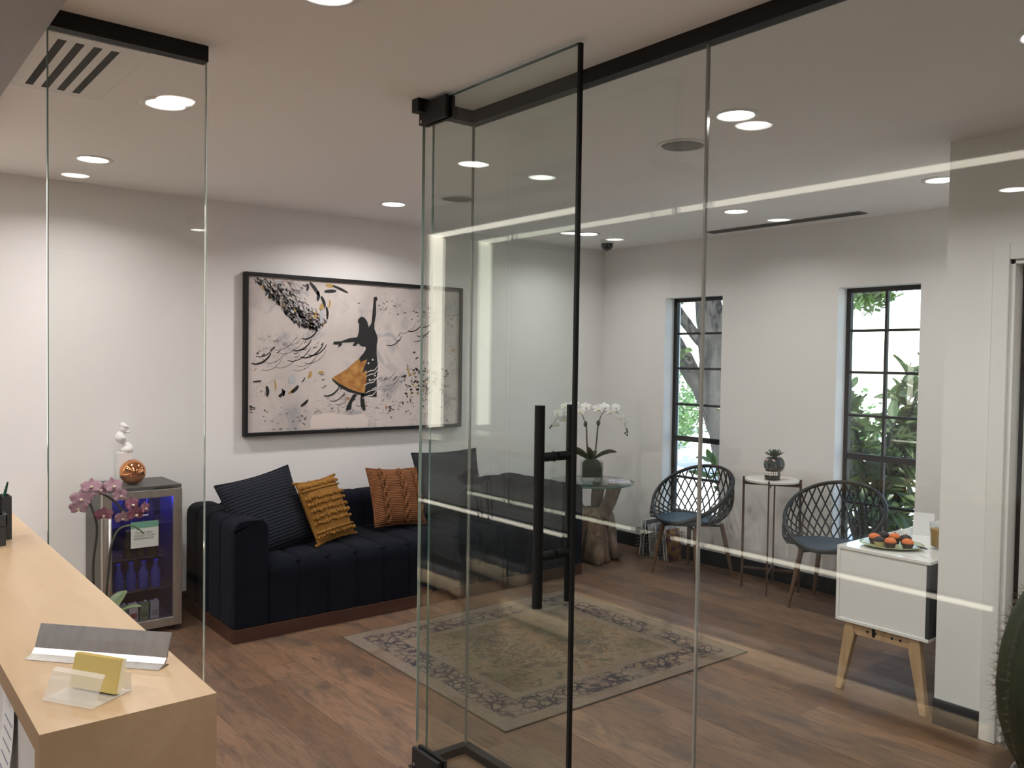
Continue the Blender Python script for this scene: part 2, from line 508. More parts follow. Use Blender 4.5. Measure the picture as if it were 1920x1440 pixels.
# four-slot air vent
av = thing('air_vent', (.665, 3.27, H), 'square white ceiling vent with four dark slots', 'air vent')
MB().box(-.165, .165, -.34, .34, -.006, -.0005).build('frame', M['white'], av, bevel=.002)
for k in range(4):
    xx = -.083+k*.052
    MB().box(xx-.0125, xx+.0125, -.285, .285, -.0068, -.006).build('slot', plain('slot_dark', (.03,.03,.03), .9), av)
# long slot diffuser
sd = thing('slot_diffuser', (5.24, 3.48, H), 'long dark linear slot diffuser in the ceiling above the windows', 'air vent')
MB().box(-.055, .055, -.62, .62, -.005, -.0005).build('frame', plain('diffuser_grey', (.20,.195,.19), .6), sd)
for k in range(3):
    xx = -.034+k*.034
    MB().box(xx-.010, xx+.010, -.61, .61, -.0062, -.005).build('slot', plain('diffuser_slot', (.045,.045,.045), .8), sd)
# dome camera
dc = thing('dome_camera', (4.98, 4.93, H), 'small black dome security camera near the room corner', 'security camera')
MB().lathe([(.052, 0), (.052, -.022), (.048, -.03)], 24).build('mount', M['white'], dc, smooth=True)
MB().lathe([(.049, -.030), (.049, -.045), (.043, -.066), (.028, -.082), (.010, -.089), (.001, -.090)], 24, capt=False).build('dome', plain('dome_black', (.01,.01,.012), .1), dc, smooth=True)
# ------------------------------------------------------------------ reception counter (front faces the glass)
def maple():
    mt, nt, N, L, b = base('maple_laminate')
    v = coords(N, L, 'Object', (1, .16, 1))
    f = noise(N, L, v, 5, 5, .55, .6)
    g = noise(N, L, coords(N, L, 'Object', (3, .25, 3)), 26, 4)
    c = ramp(N, L, f, [(.28, (.375,.255,.142)), (.5, (.44,.313,.190)), (.75, (.485,.355,.222))])
    c = mixc(N, L, ramp(N, L, g, [(.35, (.16,.16,.16)), (.6, (0,0,0))]), c, (.34,.22,.12))
    L.new(c, b.inputs['Base Color']); b.inputs['Roughness'].default_value = .30; b.inputs['Specular IOR Level'].default_value = .32
    return mt
M['maple'] = maple()
def maple_v():
    mt, nt, N, L, b = base('maple_laminate_upright')
    v = coords(N, L, 'Object', (1, 1, .14))
    f = noise(N, L, v, 6, 5, .55, .6)
    L.new(ramp(N, L, f, [(.28, (.38,.25,.142)), (.5, (.44,.308,.188)), (.75, (.48,.35,.216))]), b.inputs['Base Color'])
    b.inputs['Roughness'].default_value = .38
    return mt
M['maple_v'] = maple_v()
CZ = 1.07
rc = thing('reception_counter', (0, 0, 0), 'pale maple reception counter with white panels and lit front', 'counter')
MB().prism([(1.335, 0), (1.335, CZ), (WY-.005, CZ), (WY-.005, CZ-.035), (1.3705, CZ-.035), (1.3705, 0)], lambda u, v, w: Vector((.230+w, u, v)), .252).build('countertop', M['maple'], rc)
MB().box(.240, .262, 1.372, WY-.005, 0, CZ-.0352).build('back_panel', M['white'], rc)
MB().box(.385, .405, 1.372, WY-.005, .655, CZ-.0352).build('front_panel', M['white'], rc)
MB().box(.300, .320, 1.372, WY-.005, .0, .655).build('lower_panel', plain('slate_panel', (.10,.105,.115), .5), rc)
MB().box(.320, .405, 1.372, WY-.005, .640, .655).build('light_shelf', plain('shelf_dark', (.03,.03,.03), .6), rc)
MB().box(.376, .403, 1.376, WY-.03, .618, .640).build('led_strip', M['ledlow'], rc)
MB().box(.320, .365, 1.372, WY-.005, .045, .150).build('toe_board', plain('cream_board', (.78,.70,.58), .5), rc)
MB().box(.320, .412, 1.372, WY-.005, .172, .182).build('toe_lip', M['soffit'], rc)
MB().box(.406, .412, 1.372, WY-.005, .156, .172).build('toe_flange', M['soffit'], rc)
MB().box(.385, .404, 1.40, WY-.03, .162, .1715).build('toe_light', M['toeled'], rc)
# linear light in the soffit, and the lit panel at the wall
ll = thing('linear_light', (.0, 0, H-.055), 'long linear light running under the reception soffit', 'ceiling light')
MB().box(-.07, .07, -2.2, WY-.03, -.003, 0).build('housing', M['white'], ll)
MB().box(-.052, .052, -2.19, WY-.04, -.013, -.003).build('diffuser', M['led'], ll)
wl = thing('wall_light', (-.02, WY, 1.075), 'tall lit wall panel standing behind the reception counter', 'wall light')
MB().box(-.075, .075, -.03, -.001, .0, 1.46).build('housing', M['white'], wl)
MB().box(-.052, .052, -.055, -.03, .01, 1.45).build('diffuser', M['led'], wl)

# aluminium sign holder
P0, P1 = Vector((.282, 1.694, CZ)), Vector((.452, 1.501, CZ))
sh = thing('sign_holder', (P0+P1)/2, 'empty brushed aluminium sign holder lying along the maple counter', 'sign holder')
sh.rotation_euler = (0, 0, math.atan2((P1-P0).y, (P1-P0).x))
Ls = (P1-P0).length/2
# local: x along, -y towards the viewer, profile in y-z
prof = [(-.020,.0006), (-.004,.006), (.004,.014), (.011,.032), (.020,.053), (.022,.0525), (.013,.031), (.007,.0125), (.002,.0045), (.012,.0004), (.0115,-.0), (.0,.0028), (-.020,-.0)]
MB().prism([(a, b_+.0003) for a, b_ in prof], lambda u, v, w: Vector((w-Ls, u, v)), 2*Ls).build('channel', M['alu'], sh)
# acrylic card holder with yellow cards
ch = thing('card_holder', (.325, 1.452, CZ), 'frosted acrylic holder with a stack of yellow cards on the counter', 'card holder')
ch.rotation_euler = (0, 0, R(-58))
M['acryl'] = plain('frosted_acrylic', (.86,.85,.80), .25)
nb = M['acryl'].node_tree; nb.nodes['Principled BSDF'].inputs['Alpha'].default_value = .32
pf = [(-.050,.0005),(-.047,.004),(-.030,.040),(-.024,.045),(-.0225,.044),(-.028,.0385),(-.043,.002),(-.015,.002),(-.015,.0005)]
MB().prism(pf, lambda u, v, w: Vector((w-.050, u, v)), .100).build('front_flap', M['acryl'], ch)
MB().box(-.05, .05, -.015, .030, .0005, .002).box(-.05,.05,.028,.030,.002,.03).build('tray', M['acryl'], ch)
mcard = Matrix.Translation((0, .006, .003)) @ Matrix.Rotation(R(-14), 4, 'X')
for k in range(8):
    MB().box(-.046, .046, -.008+k*.0017, -.0065+k*.0017, 0, .052+(k % 3)*.001, mcard).build('card', plain('yellow_card', (.66,.52,.18), .6) if k < 3 else plain('cream_card', (.82,.76,.55), .6), ch)
# desk caddy with pens
pc = thing('pen_caddy', (.352, 2.76, CZ), 'dark grey desk caddy holding pens at the counter edge', 'pen holder')
M['caddy'] = plain('caddy_plastic', (.035,.038,.04), .5)
def opencup(x0, x1, y0, y1, z1, t=.003):
    return MB().box(x0,x1,y0,y0+t,0,z1).box(x0,x1,y1-t,y1,0,z1).box(x0,x0+t,y0+t,y1-t,0,z1).box(x1-t,x1,y0+t,y1-t,0,z1).box(x0+t,x1-t,y0+t,y1-t,0,t)
opencup(-.06, .033, -.05, .03, .085).build('tray', M['caddy'], pc)
opencup(-.03, .060, .0345, .095, .125).build('cup', M['caddy'], pc)
for q in ((-.062,.036,-.054,-.0501,.058,.087), (.0331,.037,-.054,.034,.058,.087)): MB().box(*q).build('collar', M['caddy'], pc)
def pen(name, p0, p1, c, label):
    t = thing(name, p0, label, 'pen', 'pens in the desk caddy')
    d = Vector(p1)-Vector(p0)
    MB().tube([(0,0,0), d*.86], .0042, 10).build('barrel', plain(name+'_body', c, .3), t, auto=40)
    MB().tube([d*.861, d*.93, d], [.0034, .003, .0022], 10).build('tip', plain(name+'_cap', tuple(q*.7 for q in c), .3), t, auto=40)
    MB().box(-.0012, .0012, .0045, .0058, 0, .03, Matrix.Translation(d*.6)).build('clip', M['alu'], t)
pen('green_pen', (.372, 2.825, CZ+.006), (.405, 2.815, CZ+.165), (.01,.09,.05), 'green pen leaning out of the tall caddy cup')
pen('black_pen', (.372, 2.755, CZ+.006), (.3815, 2.770, CZ+.132), (.015,.012,.012), 'black pen with white band at the right of the caddy')
pen('grey_pen', (.33, 2.75, CZ+.006), (.36, 2.765, CZ+.12), (.03,.04,.035), 'dark grey pen in the low caddy tray')
# taped note on the staff side
nt_ = thing('paper_note', (.2385, 1.63, .97), 'white paper note taped to the staff side of the counter', 'note')
MB().grid(lambda u, v: Vector((-.004-.018*(1-v)**2, -.055+.11*u, -.10+.155*v)), 6, 8).build('sheet', M['paper'], nt_, smooth=True)
MB().box(-.005, -.003, -.02, .02, .045, .06).build('tape', M['acryl'], nt_)
for k in range(6):
    MB().grid(lambda u, v, k=k: Vector((-.0046-.018*(1-(.12+k*.13+.02*v))**2, -.042+.07*u, -.10+.155*(.12+k*.13+.02*v))), 4, 1).build('writing_line', plain('note_ink', (.25,.27,.35), .8), nt_)
# ------------------------------------------------------------------ sofa
def velvet(name, c1, c2):
    mt = noisy(name, c1, c2, 5, .85, .04, spec=.06, sheen=.02, bscale=300, bd=.001)
    return mt
M['velvet'] = velvet('navy_velvet', (.0048,.0058,.0100), (.0070,.0085,.0145))
SX0, SX1, SY0, SY1 = 1.745, 4.42, 4.585, 5.405
AW = .205; SEATZ = .44; TOPZ = .685; BKY = 5.19
sofa = thing('sofa', (SX0, SY0, 0), 'low navy velvet channel-tufted sofa on a dark wooden plinth', 'sofa')
def loc(p): return Vector(p)-Vector((SX0, SY0, 0))
def channel(path, side, width, bulge=.020, nu=12):
    """one upholstery channel: path of (point, outward normal), swept over width along side"""
    side = Vector(side)
    def fn(u, v):
        i = v*(len(path)-1); a = int(min(i, len(path)-2)); t = i-a
        p = path[a][0].lerp(path[a+1][0], t); n = path[a][1].lerp(path[a+1][1], t).normalized()
        e = 1-.72*abs(2*u-1)**9
        return loc(p+side*(u*width)+n*(bulge*e))
    return MB().grid(fn, nu, len(path)-1)
def arcpath(segs):
    """segs: list of (y, z) corner points with radius -> smooth path in 2D with normals on the left-hand side"""
    pts = []
    for k, (a, b_, r_) in enumerate(segs):
        if r_ == 0 or k in (0, len(segs)-1): pts.append((a, b_)); continue
        p = Vector((a, b_)); p0 = Vector(segs[k-1][:2]); p1 = Vector(segs[k+1][:2])
        d0 = (p0-p).normalized(); d1 = (p1-p).normalized()
        s, e = p+d0*r_, p+d1*r_
        for q in range(7):
            t = q/6
            pts.append(tuple(s*(1-t)**2+p*2*t*(1-t)+e*t*t))
    out = []
    for i, q in enumerate(pts):
        t = Vector(pts[min(i+1, len(pts)-1)])-Vector(pts[max(i-1, 0)])
        t.normalize(); out.append((Vector(q), Vector((t.y, -t.x))))
    return out
nch = 12; iw = (SX1-SX0-2*AW)/nch
MB().box(.04, SX1-SX0-.04, .035, SY1-SY0-.01, .0, .082).build('core_base', plain('dark_core', (.01,.01,.012), .9), sofa)
# plinth of four boards
Wd = SX1-SX0; Dp = SY1-SY0
M['plinth'] = noisy('walnut_plinth', (.040,.018,.012), (.062,.028,.018), 6, .4, 0, (.2,2,2))
pl = MB().box(0.0, Wd, -.004, .018, 0, .078).build('plinth', M['plinth'], sofa, bevel=.002)
MB().box(-.002, .018, .018, Dp, 0, .078).build('plinth', M['plinth'], sofa, bevel=.002)
MB().box(Wd-.018, Wd+.002, .018, Dp, 0, .078).build('plinth', M['plinth'], sofa, bevel=.002)
# upholstered bodies under the channels
MB().box(AW-.01, Wd-AW+.01, .022, Dp-.03, .083, SEATZ-.022).build('seat_body', M['velvet'], sofa)
MB().box(.022, AW-.022, .008, Dp-.022, .083, TOPZ-.03).build('arm_body', M['velvet'], sofa)
MB().box(Wd-AW+.022, Wd-.022, .008, Dp-.022, .083, TOPZ-.03).build('arm_body', M['velvet'], sofa)
MB().box(AW-.02, Wd-AW+.02, BKY-SY0+.022, Dp-.022, SEATZ-.03, TOPZ-.03).build('back_body', M['velvet'], sofa)
seatp = [(Vector((0, a.x, a.y)), Vector((0, n.x, n.y))) for a, n in arcpath([(SY0+.02, .083, 0), (SY0+.02, SEATZ-.02, .065), (BKY+.02, SEATZ-.02, 0)])]
seatp = [(p, -n if n.y > 0 and False else n) for p, n in seatp]
backp = [(Vector((0, a.x, a.y)), Vector((0, n.x, n.y))) for a, n in arcpath([(BKY+.02, SEATZ-.02, 0), (BKY+.02, TOPZ-.02, .06), (SY1-.02, TOPZ-.02, .06), (SY1-.02, .083, 0)])]
def fixn(path, c):
    return [(p, n if (p-c).dot(n) > 0 else -n) for p, n in path]
seatp = fixn(seatp, Vector((0, BKY, .15)))
backp = fixn(backp, Vector((0, (BKY+SY1)/2, .3)))
for k in range(nch):
    x = SX0+AW+k*iw
    channel([(p+Vector((x, 0, 0)), n) for p, n in seatp], (1,0,0), iw).build('seat_channel', M['velvet'], sofa, smooth=True)
    channel([(p+Vector((x, 0, 0)), n) for p, n in backp], (1,0,0), iw, .016).build('back_channel', M['velvet'], sofa, smooth=True)
for xa in (SX0, SX1-AW):
    pth = arcpath([(xa+.02, .083, 0), (xa+.02, TOPZ-.02, .06), (xa+AW-.02, TOPZ-.02, .06), (xa+AW-.02, SEATZ-.05, 0)])
    pth = fixn([(Vector((a.x, 0, a.y)), Vector((n.x, 0, n.y))) for a, n in pth], Vector((xa+AW/2, 0, .3)))
    nn = 4; ww = (Dp-.012)/nn
    for k in range(nn):
        channel([(p+Vector((0, SY0+.008+k*ww, 0)), n) for p, n in pth], (0,1,0), ww, .018).build('arm_channel', M['velvet'], sofa, smooth=True)
    # flat front facing of the arm
    ol = [(xa+.004, .083)]+[(xa+.004, TOPZ-.055)]
    for q in range(9):
        a = PI-PI/2*q/8; ol.append((xa+.062+.058*math.cos(a), TOPZ-.06+.058*math.sin(a)))
    for q in range(9):
        a = PI/2-PI/2*q/8; ol.append((xa+AW-.062+.058*math.cos(a), TOPZ-.06+.058*math.sin(a)))
    ol.append((xa+AW-.004, .083))
    MB().prism(ol, lambda u, v, w: loc(Vector((u, SY0+.010-w, v))), .012).build('arm_front', M['velvet'], sofa, bevel=.004)

# ------------------------------------------------------------------ cushions
def pillow_pt(u, v, w, h, t, side):
    a, b_ = 2*u-1, 2*v-1
    pin = 1-.07*(1-abs(a)**2)*abs(b_)**4 ; pin2 = 1-.07*(1-abs(b_)**2)*abs(a)**4
    th = t*max(0, (1-abs(a)**2.6)*(1-abs(b_)**2.6))**.55
    return Vector((a*w/2*pin2, side*th/2, b_*h/2*pin))
def cushion(name, center, w, h, t, yaw_, lean, roll_, mat, label, n=26, disp=None):
    c = thing(name, center, label, 'cushion', 'cushions on the navy sofa')
    c.rotation_euler = Matrix.LocXYZ if False else (Matrix.Rotation(yaw_, 3, 'Z') @ Matrix.Rotation(lean, 3, 'X') @ Matrix.Rotation(roll_, 3, 'Y')).to_euler()
    for sd_, nm in ((-1, 'front_cover'), (1, 'back_cover')):
        def fn(u, v, sd_=sd_):
            p = pillow_pt(u, v, w, h, t, sd_)
            if disp and sd_ < 0: p.y -= disp(u, v)*min(1, 8*min(u, 1-u, v, 1-v))
            return p
        MB().grid(fn, n, n).build(nm, mat, c, smooth=True)
    ed = [pillow_pt(i/16, 0, w, h, t, 1) for i in range(16)]+[pillow_pt(1, i/16, w, h, t, 1) for i in range(16)]+[pillow_pt(1-i/16, 1, w, h, t, 1) for i in range(16)]+[pillow_pt(0, 1-i/16, w, h, t, 1) for i in range(16)]
    MB().tube(ed, .005, 6, closed=True).build('seam', mat, c, smooth=True)
    return c
def ribbed(name, c1, c2, scale, strength=.5, direction='Z', rough=.85, dist=.006):
    mt, nt, N, L, b = base(name)
    v = coords(N, L, 'Object')
    w = N.new('ShaderNodeTexWave'); w.wave_type = 'BANDS'; w.bands_direction = direction
    w.inputs['Scale'].default_value = scale; w.inputs['Distortion'].default_value = 1.2; w.inputs['Detail'].default_value = 2; w.inputs['Detail Scale'].default_value = 6
    L.new(v, w.inputs['Vector'])
    L.new(ramp(N, L, w.outputs['Fac'], [(.2, c1), (.8, c2)]), b.inputs['Base Color'])
    b.inputs['Roughness'].default_value = rough; b.inputs['Specular IOR Level'].default_value = .15
    bump(N, L, b, w.outputs['Fac'], strength, dist)
    return mt
M['navyrib'] = ribbed('navy_ribbed_knit', (.0085,.010,.015), (.019,.022,.031), 16)
cushion('navy_cushion', (2.085, 4.93, .650), .56, .50, .16, R(14), R(-24), R(-8), M['navyrib'], 'large navy ribbed cushion leaning on the sofa arm')
M['mustard'] = noisy('mustard_wool', (.20,.095,.022), (.28,.138,.034), 40, .9, .3, spec=.1, bscale=200, bd=.003)
mc = cushion('mustard_cushion', (2.475, 4.93, .635), .37, .41, .13, R(24), R(-25), R(-2), M['mustard'], 'mustard cushion covered in rows of wool bobbles')
rows = MB()
for r_ in range(9):
    v = .10+.80*r_/8
    if r_ in (1, 7): continue
    for k in range(17):
        u = .05+.90*k/16+rnd.uniform(-.012, .012)
        p = pillow_pt(u, v+rnd.uniform(-.012, .012), .40, .41, .13, -1)
        s = rnd.uniform(.009, .0135)
        rows.ball(p+Vector((0, -.005, 0)), s, 7, 5, (1, .8, rnd.uniform(.8, 1.3)))
for k in range(18):
    for v in (0.0, 1.0):
        p = pillow_pt(k/17, v, .40, .41, .13, -1); rows.ball(p, rnd.uniform(.008, .012), 6, 4)
o = rows.build('bobble_rows', M['mustard'], mc, smooth=True); o['kind'] = 'stuff'
for v in (.165, .835):
    MB().tube([pillow_pt(.03+.94*i/20, v, .40, .41, .13, -1)+Vector((0,-.002,0)) for i in range(21)], .007, 6).build('braid', M['mustard'], mc, smooth=True)
M['rust'] = ribbed('rust_cable_knit', (.13,.052,.022), (.225,.096,.040), 26, .7, 'Z', .9, .006)
kc = cushion('rust_cushion', (3.055, 5.02, .650), .43, .41, .14, R(6), R(-22), R(4), M['rust'], 'rust orange cable-knit cushion on the sofa')
for cu in (.20, .56, .86):
    for ph in (0, PI):
        pts = []
        for i in range(49):
            v = .03+.94*i/48
            a = i/48*PI*5+ph
            p = pillow_pt(cu+.036*math.sin(a), v, .43, .41, .14, -1); p.y -= .006+.007*math.cos(a)
            pts.append(p)
        MB().tube(pts, .0125, 7).build('cable', M['rust'], kc, smooth=True)
M['greyc'] = noisy('charcoal_linen', (.022,.025,.030), (.032,.036,.042), 60, .9, .15, spec=.1, bscale=400, bd=.001)
cushion('charcoal_cushion', (3.56, 5.11, .715), .60, .44, .15, R(3), R(-16), R(0), M['greyc'], 'wide charcoal cushion behind the open glass door')

# ------------------------------------------------------------------ painting
pt = thing('framed_painting', (2.118, WY, 1.078), 'large framed painting of a dancing woman in an orange skirt', 'painting')
PWd, PHt = 1.742, 1.080
for a in ((0, PWd, 0, .024), (0, PWd, PHt-.024, PHt), (0, .024, .024, PHt-.024), (PWd-.024, PWd, .024, PHt-.024)):
    MB().box(a[0], a[1], -.050, -.002, a[2], a[3]).build('frame_rail', M['black'], pt, bevel=.002)
def canvas():
    mt, nt, N, L, b = base('painted_canvas')
    v = coords(N, L, 'Object')
    c0 = ramp(N, L, noise(N, L, v, 1.6, 4, .6, .6), [(.30, (.43,.385,.365)), (.52, (.57,.515,.485)), (.72, (.64,.58,.545))])
    f = noise(N, L, v, 4.2, 5, .65, .9)
    c1 = mixc(N, L, ramp(N, L, f, [(.54, (0,0,0)), (.66, (.75,.75,.75))]), c0, (.33,.325,.345))
    # fine dark splatter inside patchy areas
    g = noise(N, L, coords(N, L, 'Object', (1,1,1.4)), 26, 5, .75, 1.5)
    patch = noise(N, L, coords(N, L, 'Object', (1,1,1)), 2.1, 3, .5, .3)
    mm = N.new('ShaderNodeMath'); mm.operation = 'MULTIPLY'
    L.new(ramp(N, L, g, [(.56, (0,0,0)), (.62, (1,1,1))]), mm.inputs[0]); L.new(ramp(N, L, patch, [(.52, (0,0,0)), (.62, (1,1,1))]), mm.inputs[1])
    c2 = mixc(N, L, mm.outputs[0], c1, (.07,.055,.055))
    g2 = noise(N, L, coords(N, L, 'Object', (1.2,1,1)), 13, 4, .6, .8)
    mo = N.new('ShaderNodeMath'); mo.operation = 'MULTIPLY'
    L.new(ramp(N, L, g2, [(.66, (0,0,0)), (.69, (1,1,1))]), mo.inputs[0]); L.new(ramp(N, L, patch, [(.50, (0,0,0)), (.60, (1,1,1))]), mo.inputs[1])
    c3 = mixc(N, L, mo.outputs[0], c2, (.36,.155,.045))
    L.new(c3, b.inputs['Base Color']); b.inputs['Roughness'].default_value = .6; b.inputs['Specular IOR Level'].default_value = .2
    return mt
MB().box(.024, PWd-.024, -.032, -.004, .024, PHt-.024).build('canvas', canvas(), pt)
INK = plain('black_paint', (.010,.011,.012), .5)
GREY = plain('grey_paint', (.26,.235,.23), .6); DUSK = plain('dark_violet_paint', (.055,.045,.048), .6)
OCH = plain('ochre_paint', (.42,.27,.085), .6); RUST = plain('rust_paint', (.36,.14,.035), .6)
PALE = plain('pale_blue_paint', (.42,.43,.46), .6); CREAM = plain('cream_paint', (.68,.595,.55), .6)
SKIRTM = noisy('skirt_paint', (.30,.12,.03), (.50,.27,.075), 18, .6, 0, lo=.35, hi=.65)
def layer(u, v, w): return Vector((u, -.0325-w, v))
BODY = [(0.959, 0.965), (0.981, 0.974), (0.991, 0.954), (0.979, 0.937), (0.98, 0.847), (0.966, 0.775), (0.967, 0.737), (0.988, 0.695), (0.995, 0.667), (0.988, 0.621), (0.986, 0.57), (0.996, 0.486), (1.001, 0.453), (0.99, 0.388), (0.991, 0.243), (0.89, 0.251), (0.833, 0.268), (0.762, 0.284), (0.691, 0.32), (0.639, 0.364), (0.632, 0.383), (0.746, 0.446), (0.844, 0.523), (0.88, 0.561), (0.901, 0.594), (0.894, 0.61), (0.865, 0.609), (0.836, 0.631), (0.815, 0.611), (0.79, 0.611), (0.808, 0.639), (0.709, 0.633), (0.706, 0.615), (0.678, 0.596), (0.682, 0.618), (0.637, 0.619), (0.647, 0.639), (0.702, 0.643), (0.765, 0.666), (0.828, 0.675), (0.841, 0.72), (0.842, 0.771), (0.831, 0.78), (0.834, 0.802), (0.859, 0.823), (0.884, 0.817), (0.906, 0.792), (0.921, 0.748), (0.943, 0.781), (0.949, 0.839), (0.956, 0.923)]
SKIRT = [(0.632, 0.383), (0.746, 0.446), (0.844, 0.523), (0.855, 0.497), (0.909, 0.517), (0.888, 0.465), (0.867, 0.414), (0.903, 0.44), (0.907, 0.389), (0.89, 0.273), (0.832, 0.284), (0.768, 0.307), (0.688, 0.345)]
LEG1 = [(0.801, 0.268), (0.833, 0.264), (0.791, 0.205), (0.784, 0.16), (0.763, 0.153), (0.742, 0.158), (0.749, 0.18), (0.769, 0.218)]
LEG2 = [(0.861, 0.267), (0.887, 0.267), (0.891, 0.215), (0.902, 0.151), (0.884, 0.146), (0.862, 0.178), (0.858, 0.222)]
MB().prism(BODY, layer, .0012).build('dancer_figure', INK, pt)
MB().prism(SKIRT, lambda u, v, w: layer(u, v, w+.0011), .0008).build('orange_skirt', SKIRTM, pt)
MB().prism(LEG1, layer, .0012).build('dancer_leg', INK, pt)
MB().prism(LEG2, layer, .0012).build('dancer_leg', INK, pt)
def stroke(mb, pts, w0, depth=0.0):
    """flat tapered brush stroke through pts"""
    P = []
    n = len(pts)
    for i in range((n-1)*6+1):
        t = i/6; a = min(int(t), n-2); t -= a
        p0 = Vector(pts[max(a-1, 0)]); p1 = Vector(pts[a]); p2 = Vector(pts[a+1]); p3 = Vector(pts[min(a+2, n-1)])
        P.append(.5*((2*p1)+(p2-p0)*t+(2*p0-5*p1+4*p2-p3)*t*t+(3*p1-p0-3*p2+p3)*t**3))
    Lf, Rg = [], []
    for i, p in enumerate(P):
        t = (P[min(i+1, len(P)-1)]-P[max(i-1, 0)]); t.normalize()
        nn = Vector((-t.y, t.x)); s = i/(len(P)-1)
        w = w0*(.25+.75*math.sin(PI*min(1, .08+s*.9))**.8)
        Lf.append(p+nn*w); Rg.append(p-nn*w)
    mb.prism([tuple(q) for q in Lf]+[tuple(q) for q in reversed(Rg)], lambda u, v, w: layer(u, v, w+depth), .0009)
# lettering-like brush strokes
cal = MB(); calg = MB()
def swash(mb, x, y, s=1, w=.0045, fl=1):
    stroke(mb, [(x, y), (x+.035*s, y-.006*s), (x+.085*s, y+.012*s*fl), (x+.125*s, y+.048*s*fl), (x+.14*s, y+.075*s*fl)], w)
for x, y, s, w in ((.052,.482,.95,.0065), (.335,.575,1.0,.005), (.407,.655,.75,.0055), (.30,.505,1.2,.003), (.39,.53,1.25,.0045), (.45,.545,1.0,.004), (.572,.262,.85,.006), (1.07,.625,.9,.0035), (1.25,.735,.95,.004), (1.33,.70,1.0,.005), (1.36,.77,.95,.005), (1.30,.66,.8,.003), (.08,.53,.9,.0035), (.62,.225,.8,.003)):
    swash(cal, x, y, s, w)
for x, y, s, w in ((.19,.58,1.3,.003), (.23,.555,1.4,.0028), (.14,.49,1.1,.003), (.21,.46,1.3,.0028), (.36,.47,1.2,.0028), (.42,.49,1.2,.003), (.34,.44,1.2,.0024), (.12,.44,1.0,.0025), (.66,.20,.8,.0025), (1.06,.33,.9,.003), (1.02,.37,.9,.003), (1.18,.72,1.0,.003), (1.40,.70,.9,.003), (1.04,.30,.9,.0022), (.27,.61,1.1,.0025)):
    swash(calg, x, y, s, w)
for k in range(46):
    cx, cy = rnd.choice(((.12,.57,), (.30,.56), (.44,.60), (.50,.52), (1.12,.68), (1.38,.73), (.60,.345), (1.05,.36), (.72,.22)))
    x, y = cx+rnd.gauss(0, .07), cy+rnd.gauss(0, .035)
    a = rnd.uniform(.2, 1.0); l_ = rnd.uniform(.012, .045)
    stroke(cal if k % 2 else calg, [(x, y), (x+l_*.5*math.cos(a), y+l_*.5*math.sin(a)-.004), (x+l_*math.cos(a), y+l_*math.sin(a))], rnd.uniform(.002, .004))
o = cal.build('ink_strokes', INK, pt); o['kind'] = 'stuff'
o = calg.build('grey_strokes', GREY, pt); o['kind'] = 'stuff'
wh = MB()
for x, y, s in ((.875,.235,.95), (.90,.275,.9), (.885,.33,.85), (.905,.395,.75), (.90,.42,.8), (.93,.36,.7), (.95,.30,.6)):
    stroke(wh, [(x, y), (x+.05*s, y+.02*s), (x+.09*s, y+.028*s), (x+.14*s, y+.085*s)], .0032, .0013)
for x, y in ((.955,.515), (.92,.49), (.975,.40), (.93,.37)): wh.prism([(x+.007*math.cos(q*PI/4), y+.007*math.sin(q*PI/4)) for q in range(8)], lambda u, v, w: layer(u, v, w+.0013), .0008)
o = wh.build('white_strokes', plain('white_paint', (.70,.66,.63), .6), pt); o['kind'] = 'stuff'
# feathery wing of short strokes, upper left, and other dabs
wing = {i: MB() for i in range(5)}
def wy(x): return 1.045-.98*(x-.055) if x < .34 else .766-.30*(x-.34)
for k in range(950):
    t = rnd.random(); x0 = .06+.44*t
    off = abs(rnd.gauss(0, .10))*(1.25-.8*t)
    x = x0+off*.75; y = wy(x0)+off*.62
    if y > 1.045 or x > .72: continue
    a = -.95+rnd.gauss(0, .35); l_ = rnd.uniform(.012, .038)
    i = rnd.choices((0, 1, 2, 3, 4), (5, 4, 2.2, .9, 1.6))[0]
    if off > .12: i = rnd.choices((1, 2, 4), (2, 3, 3))[0]
    stroke(wing[i], [(x, y), (x+l_*.6*math.cos(a)+.003, y+l_*.6*math.sin(a)), (x+l_*math.cos(a), y+l_*math.sin(a))], rnd.uniform(.002, .0065), rnd.choice((0, .0002, .0004)))
def dab(i, x, y, l_, a, w): stroke(wing[i], [(x, y), (x+l_*.5*math.cos(a)+.006, y+l_*.5*math.sin(a)), (x+l_*math.cos(a), y+l_*math.sin(a))], w, .0004)
for q in ((0,.46,1.04,.11,-.9,.013), (0,.52,.985,.07,-1.6,.012), (0,.545,.95,.08,-1.2,.011), (0,.585,.88,.09,-1.5,.009), (0,.57,.985,.09,.1,.012), (0,.63,1.03,.13,-.35,.009), (0,.44,1.03,.05,-1.6,.010), (3,.58,1.03,.06,-.1,.013), (3,.555,.90,.05,-2.0,.015), (3,.505,.84,.045,-1.8,.012), (3,.61,.93,.06,-1.7,.007), (2,.55,.86,.10,-1.6,.016), (0,.36,.86,.08,-.9,.017),
          (3,.47,.43,.05,-1.9,.012), (3,.53,.42,.04,.1,.010), (3,.21,.37,.07,-1.5,.006), (0,.155,.33,.07,-1.5,.011), (0,.24,.26,.06,.7,.010), (0,.265,.31,.05,-1.4,.009), (0,.33,.285,.07,.75,.012), (3,.31,.28,.05,.7,.008), (0,.40,.19,.07,.7,.010), (2,.31,.37,.05,.1,.030), (0,.06,.36,.06,.1,.006), (0,.405,.355,.04,1.0,.004)):
    dab(*q)
